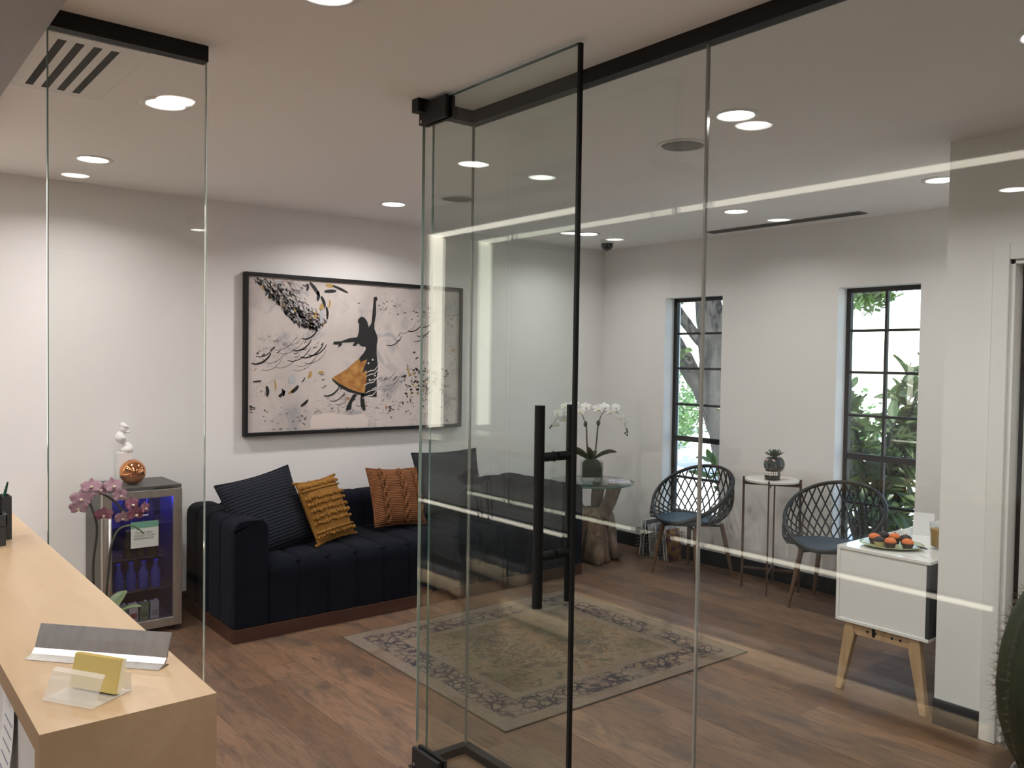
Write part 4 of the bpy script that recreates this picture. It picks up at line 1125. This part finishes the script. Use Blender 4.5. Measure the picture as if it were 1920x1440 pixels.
# ------------------------------------------------------------------ rug
def rug_mat():
    mt, nt, N, L, b = base('faded_rug')
    tc = N.new('ShaderNodeTexCoord'); sx = N.new('ShaderNodeSeparateXYZ'); L.new(tc.outputs['Object'], sx.inputs[0])
    def mth(op, a, b_=None):
        n = N.new('ShaderNodeMath'); n.operation = op
        for i, q in enumerate((a, b_)):
            if q is None: continue
            if isinstance(q, (int, float)): n.inputs[i].default_value = q
            else: L.new(q, n.inputs[i])
        return n.outputs[0]
    HX, HY = RW/2, RL/2
    dx = mth('SUBTRACT', HX, mth('ABSOLUTE', sx.outputs[0])); dy = mth('SUBTRACT', HY, mth('ABSOLUTE', sx.outputs[1]))
    d = mth('MINIMUM', dx, dy)
    v = coords(N, L, 'Object')
    wob = mth('ADD', d, mth('MULTIPLY', mth('SUBTRACT', noise(N, L, v, 14, 3), .5), .035))
    def band(lo, hi):
        return mth('MULTIPLY', mth('GREATER_THAN', wob, lo), mth('LESS_THAN', wob, hi))
    def vein(scale, lo, hi, dist=2.5, det=3):
        f = noise(N, L, v, scale, det, .55, dist)
        return ramp(N, L, f, [(lo, (0,0,0)), (hi, (1,1,1))])
    base_c = ramp(N, L, noise(N, L, v, 3.0, 4, .6, .5), [(.3, (.135,.100,.076)), (.5, (.180,.140,.108)), (.7, (.165,.140,.112))])
    # inner field: greenish and rusty areas
    field = mth('GREATER_THAN', wob, .30)
    fieldc = ramp(N, L, noise(N, L, v, 2.2, 4, .6, .8), [(.35, (.105,.095,.066)), (.48, (.150,.118,.080)), (.60, (.180,.142,.096)), (.72, (.165,.105,.072))])
    c = mixc(N, L, field, base_c, fieldc)
    vor = N.new('ShaderNodeTexVoronoi'); vor.feature = 'DISTANCE_TO_EDGE'; vor.inputs['Scale'].default_value = 15
    nv = N.new('ShaderNodeTexNoise'); nv.inputs['Scale'].default_value = 9; L.new(v, nv.inputs['Vector'])
    va = N.new('ShaderNodeVectorMath'); va.operation = 'MULTIPLY_ADD'; L.new(nv.outputs['Color'], va.inputs[0]); va.inputs[1].default_value = (.10,.10,.10); L.new(v, va.inputs[2])
    L.new(va.outputs[0], vor.inputs['Vector'])
    scroll = ramp(N, L, vor.outputs['Distance'], [(.05, (1,1,1)), (.12, (0,0,0))])
    spots = vein(30, .55, .60, 1.0)
    ink = mth('MAXIMUM', scroll, mth('MULTIPLY', spots, .8))
    patchy = ramp(N, L, noise(N, L, v, 5, 3), [(.36, (.15,.15,.15)), (.5, (1,1,1))])
    bmask = mth('MULTIPLY', mth('MULTIPLY', band(.085, .235), ink), patchy)
    c = mixc(N, L, mth('MULTIPLY', bmask, .85), c, (.022,.023,.036))
    # thin guard stripes
    c = mixc(N, L, mth('MULTIPLY', mth('MULTIPLY', band(.235, .247), patchy), .7), c, (.07,.075,.05))
    c = mixc(N, L, mth('MULTIPLY', mth('MULTIPLY', band(.082, .090), patchy), .6), c, (.05,.05,.06))
    # sparse field vines in rust and olive
    c = mixc(N, L, mth('MULTIPLY', mth('MULTIPLY', field, vein(6, .56, .60, 3.5, 2)), .45), c, (.11,.048,.032))
    c = mixc(N, L, mth('MULTIPLY', mth('MULTIPLY', field, vein(8, .60, .64, 2.5, 3)), .55), c, (.045,.055,.040))
    med = mth('LESS_THAN', mth('ADD', mth('POWER', mth('DIVIDE', sx.outputs[0], .42), 2.0), mth('POWER', mth('DIVIDE', sx.outputs[1], .34), 2.0)), 1.0)
    c = mixc(N, L, mth('MULTIPLY', mth('MULTIPLY', med, vein(11, .50, .55, 2.0, 3)), .5), c, (.06,.052,.048))
    wear = ramp(N, L, noise(N, L, v, 70, 4, .7), [(.35, (.72,.72,.72)), (.7, (1.1,1.1,1.1))])
    L.new(mixc(N, L, .8, c, wear, 'MULTIPLY'), b.inputs['Base Color'])
    b.inputs['Roughness'].default_value = .95; b.inputs['Specular IOR Level'].default_value = .1
    bump(N, L, b, noise(N, L, v, 260, 2), .4, .003)
    return mt
RW, RL = 1.70, 1.53
rug = thing('area_rug', (3.125, 3.555, 0), 'faded oriental rug with a dark scrolling border', 'rug', rz=R(-.8))
MB().grid(lambda u, v: Vector(((u-.5)*RW, (v-.5)*RL, .0055+.0008*math.sin(9*u)*math.sin(7*v))), 40, 36).build('pile', rug_mat(), rug, smooth=True)
MB().box(-RW/2, RW/2, -RL/2, RL/2, .0005, .0045).build('backing', plain('rug_backing', (.06,.05,.04), .95), rug)
for s in (-1, 1):
    MB().box(-RW/2-.002, RW/2+.002, s*RL/2-.003, s*RL/2+.003, .0004, .0062).build('binding', plain('rug_binding', (.07,.055,.045), .95), rug)
    MB().box(s*RW/2-.003, s*RW/2+.003, -RL/2, RL/2, .0004, .0062).build('binding', plain('rug_binding2', (.09,.07,.055), .95), rug)

# ------------------------------------------------------------------ drinks fridge
FX0, FX1, FY0, FY1, FH = 1.175, 1.606, 5.02, 5.40, .835
fr = thing('drinks_fridge', (FX0, FY0, 0), 'dark drinks fridge with steel framed glass door', 'fridge')
fw_, fd_ = FX1-FX0, FY1-FY0
M['fridge'] = plain('fridge_grey', (.060,.058,.055), .45)
M['fridgein'] = plain('fridge_liner', (.018,.018,.022), .6)
MB().box(0, .02, .045, fd_, .03, FH).build('side_panel', M['fridge'], fr)
MB().box(fw_-.02, fw_, .045, fd_, .03, FH).build('side_panel', M['fridge'], fr)
MB().box(0, fw_, .012, fd_, FH+.001, FH+.021).build('top_panel', M['fridge'], fr, bevel=.003)
MB().box(.02, fw_-.02, .045, fd_, .03, .06).build('floor_panel', M['fridge'], fr)
MB().box(.02, fw_-.02, fd_-.02, fd_, .06, FH).build('back_panel', M['fridgein'], fr)
for x in (.04, fw_-.04):
    for y in (.07, fd_-.05):
        MB().tube([(x, y, 0), (x, y, .03)], .016, 12).build('foot', M['blackmatte'], fr)
dr = MB().box(0, .050, .0, .040, .035, FH).build('door_stile', M['steel'], fr, bevel=.002)
MB().box(fw_-.050, fw_, .0, .040, .035, FH).build('door_stile', M['steel'], fr, bevel=.002)
MB().box(.050, fw_-.050, .0, .040, FH-.045, FH).build('door_rail', M['steel'], fr, bevel=.002)
MB().box(.050, fw_-.050, .0, .040, .035, .085).build('door_rail', M['steel'], fr, bevel=.002)
MB().box(.050, fw_-.050, .014, .020, .085, FH-.045).build('door_glass', pane_mat('tinted_glass', (.80,.80,.86)), fr)
hd = MB().tube([(.030, -.032, .12), (.030, -.032, .70)], .008, 12).build('door_handle', M['alu'], fr, smooth=True)
for z in (.16, .66): MB().tube([(.030, -.032, z), (.030, -.001, z)], .006, 10).build('handle_post', M['alu'], hd)
MB().box(fw_-.16, fw_-.06, -.0015, .0115, FH+.001, FH+.010).build('hinge_cap', M['blackmatte'], fr)
for z in (.245, .435, .625):
    for k in range(9):
        MB().box(.022, fw_-.022, .07+k*.033, .073+k*.033, z, z+.003).build('shelf_wire', M['steel'], fr)
MB().box(.10, .33, fd_-.05, fd_-.03, FH-.05, FH-.03).build('blue_lamp', plain('blue_led', (.1,.1,.9), .4, emit=(.04,.06,1.0), es=90), fr)
fl_ = bpy.data.lights.new('fridge_lamp', 'POINT'); fl_.energy = 1.6; fl_.color = (.06,.08,1.0); fl_.shadow_soft_size = .03
flo = bpy.data.objects.new('fridge_lamp', fl_); col.objects.link(flo); flo.parent = fr; flo.location = (fw_/2, .24, .76)
MB().box(.13, .165, .0122, .0138, FH-.062, FH-.057).build('display', plain('blue_display', (.1,.2,.9), .4, emit=(.25,.4,1), es=6), fr)
MB().box(.15, .245, .0122, .0138, .690, .697).build('name_strip', plain('silver_print', (.55,.55,.58), .4), fr)
def text_mesh(body, size, mat, parent, mtx, name):
    cu = bpy.data.curves.new(name, 'FONT'); cu.body = body; cu.size = size; cu.extrude = .0002; cu.resolution_u = 2
    to = bpy.data.objects.new(name, cu); col.objects.link(to)
    dg = bpy.context.evaluated_depsgraph_get()
    me = bpy.data.meshes.new_from_object(to.evaluated_get(dg))
    bpy.data.objects.remove(to); bpy.data.curves.remove(cu)
    me.transform(mtx); me.name = name
    me.materials.clear(); me.materials.append(mat)
    return obj(name, me, parent)
# refreshments notice hanging on the glass
nc = thing('fridge_notice', (FX0+.150, FY0+.010, .51), 'white notice with green header hung on the fridge door', 'notice')
MB().box(0, .150, -.002, 0, 0, .148).build('card', plain('notice_card', (.58,.60,.58), .5), nc)
MB().box(0, .150, -.0026, -.002, .112, .148).build('green_header', plain('notice_green', (.13,.32,.24), .5), nc)
MB().prism([(.028,.112),(.042,.112),(.035,.100)], lambda u, v, w: Vector((u, -.0026+w, v)), .0006).build('pointer', plain('notice_dark', (.10,.14,.13), .5), nc)
ink = plain('notice_ink', (.10,.11,.11), .6)
Tm = lambda x, z: Matrix.Translation((x, -.0028, z)) @ Matrix.Rotation(R(90), 4, 'X')
text_mesh('PLEASE HELP', .0165, ink, nc, Tm(.024, .080), 'lettering')
text_mesh('YOURSELF TO OUR', .0135, ink, nc, Tm(.016, .064), 'lettering')
text_mesh('REFRESHMENTS!', .0150, ink, nc, Tm(.016, .047), 'lettering')
# drinks inside
def can(x, y, z, c, label, gold=False):
    t = thing('drink_bottle', (FX0+x, FY0+y, z), label, 'bottle', 'drinks in the fridge')
    mm = plain('bottle_glass', c, .15)
    MB().lathe([(.026, 0), (.028, .004), (.028, .09), (.013, .125), (.012, .150)], 16, (0,0,0)).build('bottle_body', mm, t, auto=50)
    MB().lathe([(.0135, .1505), (.0135, .160), (.001, .161)], 14, capt=False).build('cap', plain('gold_cap', (.55,.42,.16), .35, .5) if gold else plain('blue_lit_cap', (.10,.14,.8), .3), t, auto=50)  # cap blue is the glow of the fridge light put into colour
pos = ('left', 'middle', 'right')
for k in range(3):
    can(.15+k*.065, .12, .629, (.05,.06,.35), f'blue lit bottle on the top fridge shelf, {pos[k]} one')  # blue fridge glow coloured into the bottles here and on the lower shelf
    can(.16+k*.066, .10, .439, (.10,.08,.04), f'amber bottle with gold cap on the middle fridge shelf, {pos[k]} one', True)
for k, w in enumerate(('far left', 'second', 'third', 'far right')):
    can(.11+k*.068, .11, .249, (.06,.09,.38), f'blue lit bottle on the lower fridge shelf, {w} one')
for k, (c, lb) in enumerate((((.30,.36,.22), 'pale green drink carton at the bottom of the fridge, left one'), ((.62,.60,.55), 'white drink carton with a red picture at the fridge bottom'), ((.22,.30,.16), 'green drink carton at the bottom of the fridge'), ((.45,.46,.45), 'grey white drink carton at the bottom of the fridge, right one'))):
    t = thing('drink_carton', (FX0+.125+k*.058, FY0+.09, .0605), lb, 'carton', 'drinks in the fridge')
    MB().box(-.024, .024, -.018, .018, 0, .115).build('carton_body', plain('carton', c, .4), t, bevel=.002)
    MB().box(-.018, .018, -.0186, -.0181, .03, .06).build('carton_print', plain('carton_print', (.35,.08,.06) if k == 1 else tuple(q*.6 for q in c), .4), t)
    MB().tube([(.01, 0, .115), (.01, 0, .122)], .007, 10).build('carton_cap', plain('carton_cap', (.6,.6,.6), .4), t)

# copper ball vase and white figurine on the fridge
FT = FH+.0215
cb = thing('copper_vase', (1.372, 5.17, FT), 'shiny copper ball vase on the fridge', 'vase')
M['copper'] = plain('polished_copper', (.80,.33,.14), .06, 1.0)
MB().lathe([(.022, 0), (.045, .012), (.066, .040), (.072, .068), (.068, .095), (.050, .122), (.028, .137), (.020, .140)], 40, capt=False).build('ball', M['copper'], cb, smooth=True)
MB().lathe([(.020, .1395), (.0165, .137), (.016, .10)], 30, capb=False, capt=False).build('neck_lip', plain('copper_dark', (.35,.13,.05), .3, 1.0), cb, smooth=True)
wf = thing('white_figurine', (1.36, 5.31, FT), 'white ceramic figurine on a square block behind the copper vase', 'figurine')
M['bisque'] = plain('white_bisque', (.80,.79,.79), .55)
MB().box(-.037, .037, -.037, .037, 0, .175).build('block', M['bisque'], wf, bevel=.004)
pts = [Vector((.01,0,.17)), Vector((.018,0,.205)), Vector((-.005,.0,.235)), Vector((-.018,0,.265)), Vector((-.005,0,.30)), Vector((.002,0,.325)), Vector((.012,0,.338))]
pth = smooth_path(pts)
MB().tube(pth, [.036+.010*math.sin(i*.55)-.012*i/len(pth) for i in range(len(pth))], 14, sx=.8).build('twisted_body', M['bisque'], wf, smooth=True)
MB().ball((.0, -.01, .312), .026, 14, 8, (1, .8, 1.1)).build('head', M['bisque'], wf, smooth=True)
MB().ball((.016, -.024, .295), .012, 10, 6, (1.2, .8, .6)).build('face', M['bisque'], wf, smooth=True)

# ------------------------------------------------------------------ purple orchid in a tall planter beyond the counter
po = thing('purple_orchid', (.85, 3.62, 0), 'mauve orchid in a tall planter just beyond the counter', 'plant')
MB().lathe([(.085, 0), (.095, .01), (.115, .50), (.118, .52), (.108, .52), (.104, .49), (.001, .49)], 32, capt=False).build('planter', plain('grey_planter', (.30,.30,.29), .6), po, auto=50)
MB().lathe([(.10, .491), (.08, .508), (.001, .515)], 24, capt=False).build('bark_mix', M['bark'], po, smooth=True)
M['mauve'] = noisy('mauve_petal', (.26,.12,.18), (.42,.28,.32), 26, .5, spec=.2)
M['mauved'] = noisy('plum_petal', (.17,.045,.085), (.30,.12,.17), 26, .5, spec=.2)
M['leafp'] = noisy('leaf_mid', (.05,.085,.03), (.085,.13,.05), 8, .4, 0, (1,4,1))
for a, ln, w, u_, dr in ((R(140), .19, .034, 1.0, .3), (R(-30), .15, .032, .9, .5), (R(45), .17, .03, 1.0, .5), (R(230), .15, .03, .8, .5), (R(-90), .13, .03, .6, .4)):
    f = leaf_grid((.012*math.cos(a), .012*math.sin(a), .535), (math.cos(a), math.sin(a), 0), u_, ln, w, dr)
    MB().grid(f, 6, 14).build('leaf', M['leafp'], po, smooth=True)
dark_stem = plain('dark_stem', (.022,.022,.020), .5)
green_stem = plain('green_stem', (.10,.14,.06), .5)
sA = smooth_path([Vector((-.02,0,.50)), Vector((-.04,-.01,.75)), Vector((-.025,-.01,.92)), Vector((-.05,-.01,1.03)), Vector((-.02,-.01,1.06)), Vector((.04,-.01,1.02)), Vector((.08,-.01,.96))])
sB = smooth_path([Vector((0,0,.50)), Vector((.02,0,.74)), Vector((.03,.0,.84)), Vector((.055,0,.90)), Vector((.095,0,.915)), Vector((.125,0,.905)), Vector((.155,0,.875))])
MB().tube(sA, .005, 7).build('stem', dark_stem, po, smooth=True)
MB().tube(sB[:12], .005, 7).build('stem', dark_stem, po, smooth=True)
MB().tube(sB[11:], .0032, 7).build('stem_tip', green_stem, po, smooth=True)
for p, fc, s, k in (((-.085,-.03,1.045), (-.3,-1,.2), .052, 0), ((-.05,-.03,1.09), (-.2,-.8,.5), .048, 0), ((-.02,-.03,1.075), (.2,-1,.3), .048, 0), ((-.095,-.03,1.01), (-.4,-1,-.1), .044, 0), ((.03,-.03,1.085), (.3,-.9,.4), .050, 0), ((.055,-.03,1.045), (.5,-.9,.1), .046, 0), ((.10,-.03,1.005), (.5,-.8,.2), .046, 1), ((.115,-.03,.965), (.3,-1,-.1), .048, 1), ((.065,-.03,.955), (.1,-1,-.3), .042, 0), ((-.005,-.03,.975), (-.2,-1,-.2), .044, 1), ((.15,-.03,.985), (.7,-.7,.1), .038, 1)):
    flower(po, p, fc, s*.82, M['mauved'] if k else M['mauve'], plain('mauve_lip', (.55,.45,.35), .5))

# ------------------------------------------------------------------ barrel cactus by the doorway
cc = thing('cactus', (3.55, 1.045, 0), 'dark green ribbed cactus with brown spines by the doorway', 'cactus')
M['cactus'] = noisy('cactus_skin', (.010,.018,.008), (.022,.036,.014), 6, .55)
NR = 15
def ribf(a, z): return 1+.085*abs(math.cos(NR*a/2))**.7-.05
prof = [(.165,.085), (.195,.12), (.235,.20), (.262,.30), (.272,.42), (.262,.55), (.232,.68), (.18,.79), (.105,.86), (.03,.885), (.002,.88)]
MB().lathe(prof, NR*8, f=ribf, capt=False).build('ribbed_body', M['cactus'], cc, smooth=True)
spn = MB()
for k in range(NR):
    a = 2*PI*k/NR
    for j in range(26):
        t = j/25; z = .11+.75*t
        for i in range(len(prof)-1):
            if prof[i][1] <= z <= prof[i+1][1]:
                q = (z-prof[i][1])/(prof[i+1][1]-prof[i][1]); r_ = prof[i][0]*(1-q)+prof[i+1][0]*q; break
        p = Vector((math.cos(a)*r_*1.035, math.sin(a)*r_*1.035, z))
        out = Vector((math.cos(a), math.sin(a), (z-.42)*1.2)).normalized()
        for s in range(5):
            d = (out+Vector((rnd.gauss(0,.6), rnd.gauss(0,.6), rnd.gauss(0,.6)))).normalized()
            spn.tube([p, p+d*rnd.uniform(.018, .04)], [.0009, .0003], 3, cap=False)
o = spn.build('spines', plain('brown_spine', (.10,.065,.05), .6), cc, recalc=False); o['kind'] = 'stuff'
MB().lathe([(.14, 0), (.19, .012), (.215, .06), (.222, .085), (.212, .088), (.20, .06), (.15, .03), (.001, .03)], 40, capt=False).build('metal_bowl', M['alu'], cc, smooth=True)
MB().lathe([(.208, .07), (.15, .085), (.001, .09)], 32, capb=False, capt=False).build('gravel', noisy('gravel', (.10,.09,.08), (.25,.23,.21), 60, .9, .5), cc, smooth=True)
# ------------------------------------------------------------------ outside the windows
GZ = -.25
structm('ground_outside', MB().box(WX+.3, 60, -20, 50, GZ-.2, GZ), noisy('pale_paving', (.56,.53,.47), (.68,.65,.58), 1.2, .85), 'sunlit paved ground outside')
def leaf_mat(name, c1, c2):
    mt, nt, N, L, b = base(name)
    oi = N.new('ShaderNodeObjectInfo')
    v = coords(N, L, 'Object')
    f = noise(N, L, v, 1.7, 2)
    mx = N.new('ShaderNodeMath'); mx.operation = 'ADD'; L.new(oi.outputs['Random'], mx.inputs[0]); L.new(f, mx.inputs[1])
    mz = N.new('ShaderNodeMath'); mz.operation = 'MULTIPLY'; L.new(mx.outputs[0], mz.inputs[0]); mz.inputs[1].default_value = .6
    L.new(ramp(N, L, mz.outputs[0], [(.2, c1), (.7, c2)]), b.inputs['Base Color'])
    b.inputs['Roughness'].default_value = .4
    b.inputs['Transmission Weight'].default_value = 0
    tl = N.new('ShaderNodeBsdfTranslucent'); tl.inputs[0].default_value = (c2[0]*1.6, c2[1]*1.6, c2[2], 1)
    ms = N.new('ShaderNodeMixShader'); ms.inputs[0].default_value = .35
    L.new(b.outputs[0], ms.inputs[1]); L.new(tl.outputs[0], ms.inputs[2])
    L.new(ms.outputs[0], N['Material Output'].inputs['Surface'])
    return mt
M['magn'] = leaf_mat('magnolia_leaf', (.018,.034,.014), (.060,.090,.036))
M['oakl'] = leaf_mat('oak_leaf', (.030,.060,.016), (.085,.150,.040))
M['bushl'] = leaf_mat('bush_leaf', (.045,.10,.04), (.12,.22,.085))
M['trunk'] = noisy('tree_bark', (.010,.009,.009), (.050,.046,.043), 7, .9, .9, (1,1,.35), detail=8, bscale=9, bd=.05)
leafmesh = MB().grid(lambda u, v: Vector((v*.20, (2*u-1)*.038*math.sin(PI*min(1, .06+.92*v))**.75, .018*abs(2*u-1)-.05*v*v)), 4, 6).mesh('leaf', M['magn'], True)
mgn = thing('magnolia_shrub', (7.55, 3.95, GZ), 'broad leafy magnolia shrub outside the second window', 'shrub')
r2 = random.Random(3)
tips = []
for k in range(34):
    a = r2.uniform(0, 2*PI); sp_ = r2.uniform(.25, 1.05); hh = r2.uniform(.7, 2.05)
    b0 = Vector((.12*math.cos(a), .12*math.sin(a), 0)); b2 = Vector((sp_*.75*math.cos(a), sp_*math.sin(a), hh-.25*sp_)); b1 = Vector((b2.x*.3, b2.y*.3, hh*.6))
    pth = bez(b0, b1, b2, 8)
    MB().tube(pth, [.018-.012*i/8 for i in range(9)], 6).build('branch', M['trunk'], mgn, smooth=True)
    tips.append(pth)
nleaf = 0; extra = MB()
def place_leaf(p, d, s, roll_):
    q = d.to_track_quat('X', 'Z').to_matrix().to_4x4()
    return Matrix.Translation(p) @ q @ Matrix.Rotation(roll_, 4, 'X') @ Matrix.Diagonal((s, s, s, 1))
cands = []
for pth in tips:
    for k in range(22):
        t = r2.uniform(.35, 1.0); i = t*8; a = min(int(i), 7); p = pth[a].lerp(pth[a+1], i-a)
        d = Vector((r2.gauss(0, 1), r2.gauss(0, 1), r2.gauss(.35, .7))).normalized()
        cands.append((p, d, r2.uniform(.7, 1.25), r2.uniform(-1.2, 1.2)))
cands.sort(key=lambda c: c[0].x)
for c in cands:
    if nleaf < 290:
        o = obj('leaf', leafmesh, mgn); o.matrix_local = place_leaf(*c); nleaf += 1
    else:
        m_ = place_leaf(*c)
        extra.add([m_ @ v.co for v in leafmesh.vertices], [tuple(p.vertices) for p in leafmesh.polygons])
o = extra.build('inner_foliage', M['magn'], mgn, smooth=True, recalc=False); o['kind'] = 'stuff'

mg2 = thing('magnolia_shrub', (7.35, 5.12, GZ), 'narrow magnolia shrub reaching into the corner of the first window', 'shrub')
r2 = random.Random(11)
for k in range(12):
    a = r2.uniform(0, 2*PI); sp_ = r2.uniform(.15, .55); hh = r2.uniform(.7, 1.75)
    b0 = Vector((.08*math.cos(a), .08*math.sin(a), 0)); b2 = Vector((sp_*.6*math.cos(a), sp_*math.sin(a), hh-.2*sp_)); b1 = Vector((b2.x*.3, b2.y*.3, hh*.6))
    pth = bez(b0, b1, b2, 8)
    MB().tube(pth, [.016-.011*i/8 for i in range(9)], 6).build('branch', M['trunk'], mg2, smooth=True)
    for q in range(13):
        t = r2.uniform(.3, 1.0); i = t*8; a_ = min(int(i), 7); p = pth[a_].lerp(pth[a_+1], i-a_)
        d = Vector((r2.gauss(0, 1), r2.gauss(0, 1), r2.gauss(.35, .7))).normalized()
        o = obj('leaf', leafmesh, mg2); o.matrix_local = place_leaf(p, d, r2.uniform(.7, 1.25), r2.uniform(-1.2, 1.2))

def limb(parent, pts, rads, name='limb'):
    pth = smooth_path([Vector(p) for p in pts], 4)
    rr_ = []
    n = len(rads)-1
    for i in range(len(pth)):
        t = i/(len(pth)-1)*n; a = min(int(t), n-1); rr_.append((rads[a]*(1-(t-a))+rads[a+1]*(t-a))*(1+.06*math.sin(i*2.3)))
    return MB().tube(pth, rr_, 14).build(name, M['trunk'], parent, smooth=True)
def foliage(parent, centers, n, s, mat, seed, name='foliage', spread_=None):
    q = random.Random(seed); mb = MB()
    for c, rad in centers:
        for k in range(n):
            d = Vector((q.gauss(0,1), q.gauss(0,1), q.gauss(0,1))); d.normalize(); d *= rad*q.random()**.45
            p = Vector(c)+d
            u = Vector((q.gauss(0,1), q.gauss(0,1), q.gauss(0,.6))).normalized(); w = u.orthogonal().normalized()
            w = (Matrix.Rotation(q.uniform(0, 6), 3, u) @ w)
            l_ = s*q.uniform(.6, 1.3)
            mb.add([p, p+u*l_*.5+w*l_*.28, p+u*l_, p+u*l_*.5-w*l_*.28], [(0,1,2,3)])
    o = mb.build(name, mat, parent, recalc=False); o['kind'] = 'stuff'
    return o
oak = thing('oak_tree', (10.5, 7.9, GZ), 'large oak tree with forked grey trunk outside the first window', 'tree')
B = Vector((10.5, 7.9, GZ))
def L_(*p): return Vector(p)-B
limb(oak, [L_(10.6,7.55,GZ-.1), L_(10.5,7.80,.6), L_(10.5,8.02,1.35), L_(10.5,8.10,1.95), L_(10.5,8.22,2.6), L_(10.5,8.45,3.6)], [.34,.27,.24,.22,.20,.14], 'trunk')
limb(oak, [L_(10.5,8.02,.55), L_(10.48,8.28,1.15), L_(10.45,8.55,1.55), L_(10.4,8.85,1.95), L_(10.3,9.3,2.5), L_(10.2,9.9,3.2)], [.10,.12,.15,.16,.14,.10])
limb(oak, [L_(10.5,8.12,1.75), L_(10.45,8.42,2.05), L_(10.4,8.72,2.42), L_(10.3,9.1,3.0)], [.09,.085,.08,.06])
limb(oak, [L_(10.5,8.0,1.9), L_(10.55,7.8,2.5), L_(10.6,7.5,3.3)], [.12,.11,.08])
foliage(oak, [(L_(10.2,9.2,3.3), 1.0), (L_(9.9,8.2,3.7), 1.1), (L_(10.6,7.2,3.7), 1.1), (L_(9.2,5.4,3.25), .75), (L_(9.2,4.92,2.50), .30), (L_(11.2,8.4,3.6), 1.0)], 520, .13, M['oakl'], 5)
foliage(oak, [(L_(10.2,8.75,2.55), .22), (L_(10.2,8.5,1.75), .16), (L_(10.15,8.65,1.35), .10)], 45, .10, M['oakl'], 8, 'twig_leaves')
limb(oak, [L_(10.55,7.6,3.2), L_(9.9,6.6,3.35), L_(9.2,5.6,3.15)], [.09,.05,.02])
for k, (x, y, r_, hgt, lb) in enumerate(((14.2, 12.3, .75, .75, 'pale green bush behind the oak tree'), (15.2, 11.0, .55, .5, 'small light green bush beside the oak trunk'), (17.5, 14.6, 1.0, .9, 'distant bluish green bush beyond the paving'), (16.0, 9.2, .9, .8, 'round green bush behind the magnolia shrub'))):
    bsh = thing('garden_bush', (x, y, GZ), lb, 'bush', 'bushes across the paving')
    foliage(bsh, [((0,0,hgt*.9), r_), ((.3*r_,.4*r_,hgt*.6), r_*.8), ((-.3*r_,-.5*r_,hgt*.55), r_*.75)], 420, .13, M['bushl'], 20+k)
    MB().tube([(0,0,0), (.05,0,hgt*.9)], [.06,.03], 8).build('stem', M['trunk'], bsh)
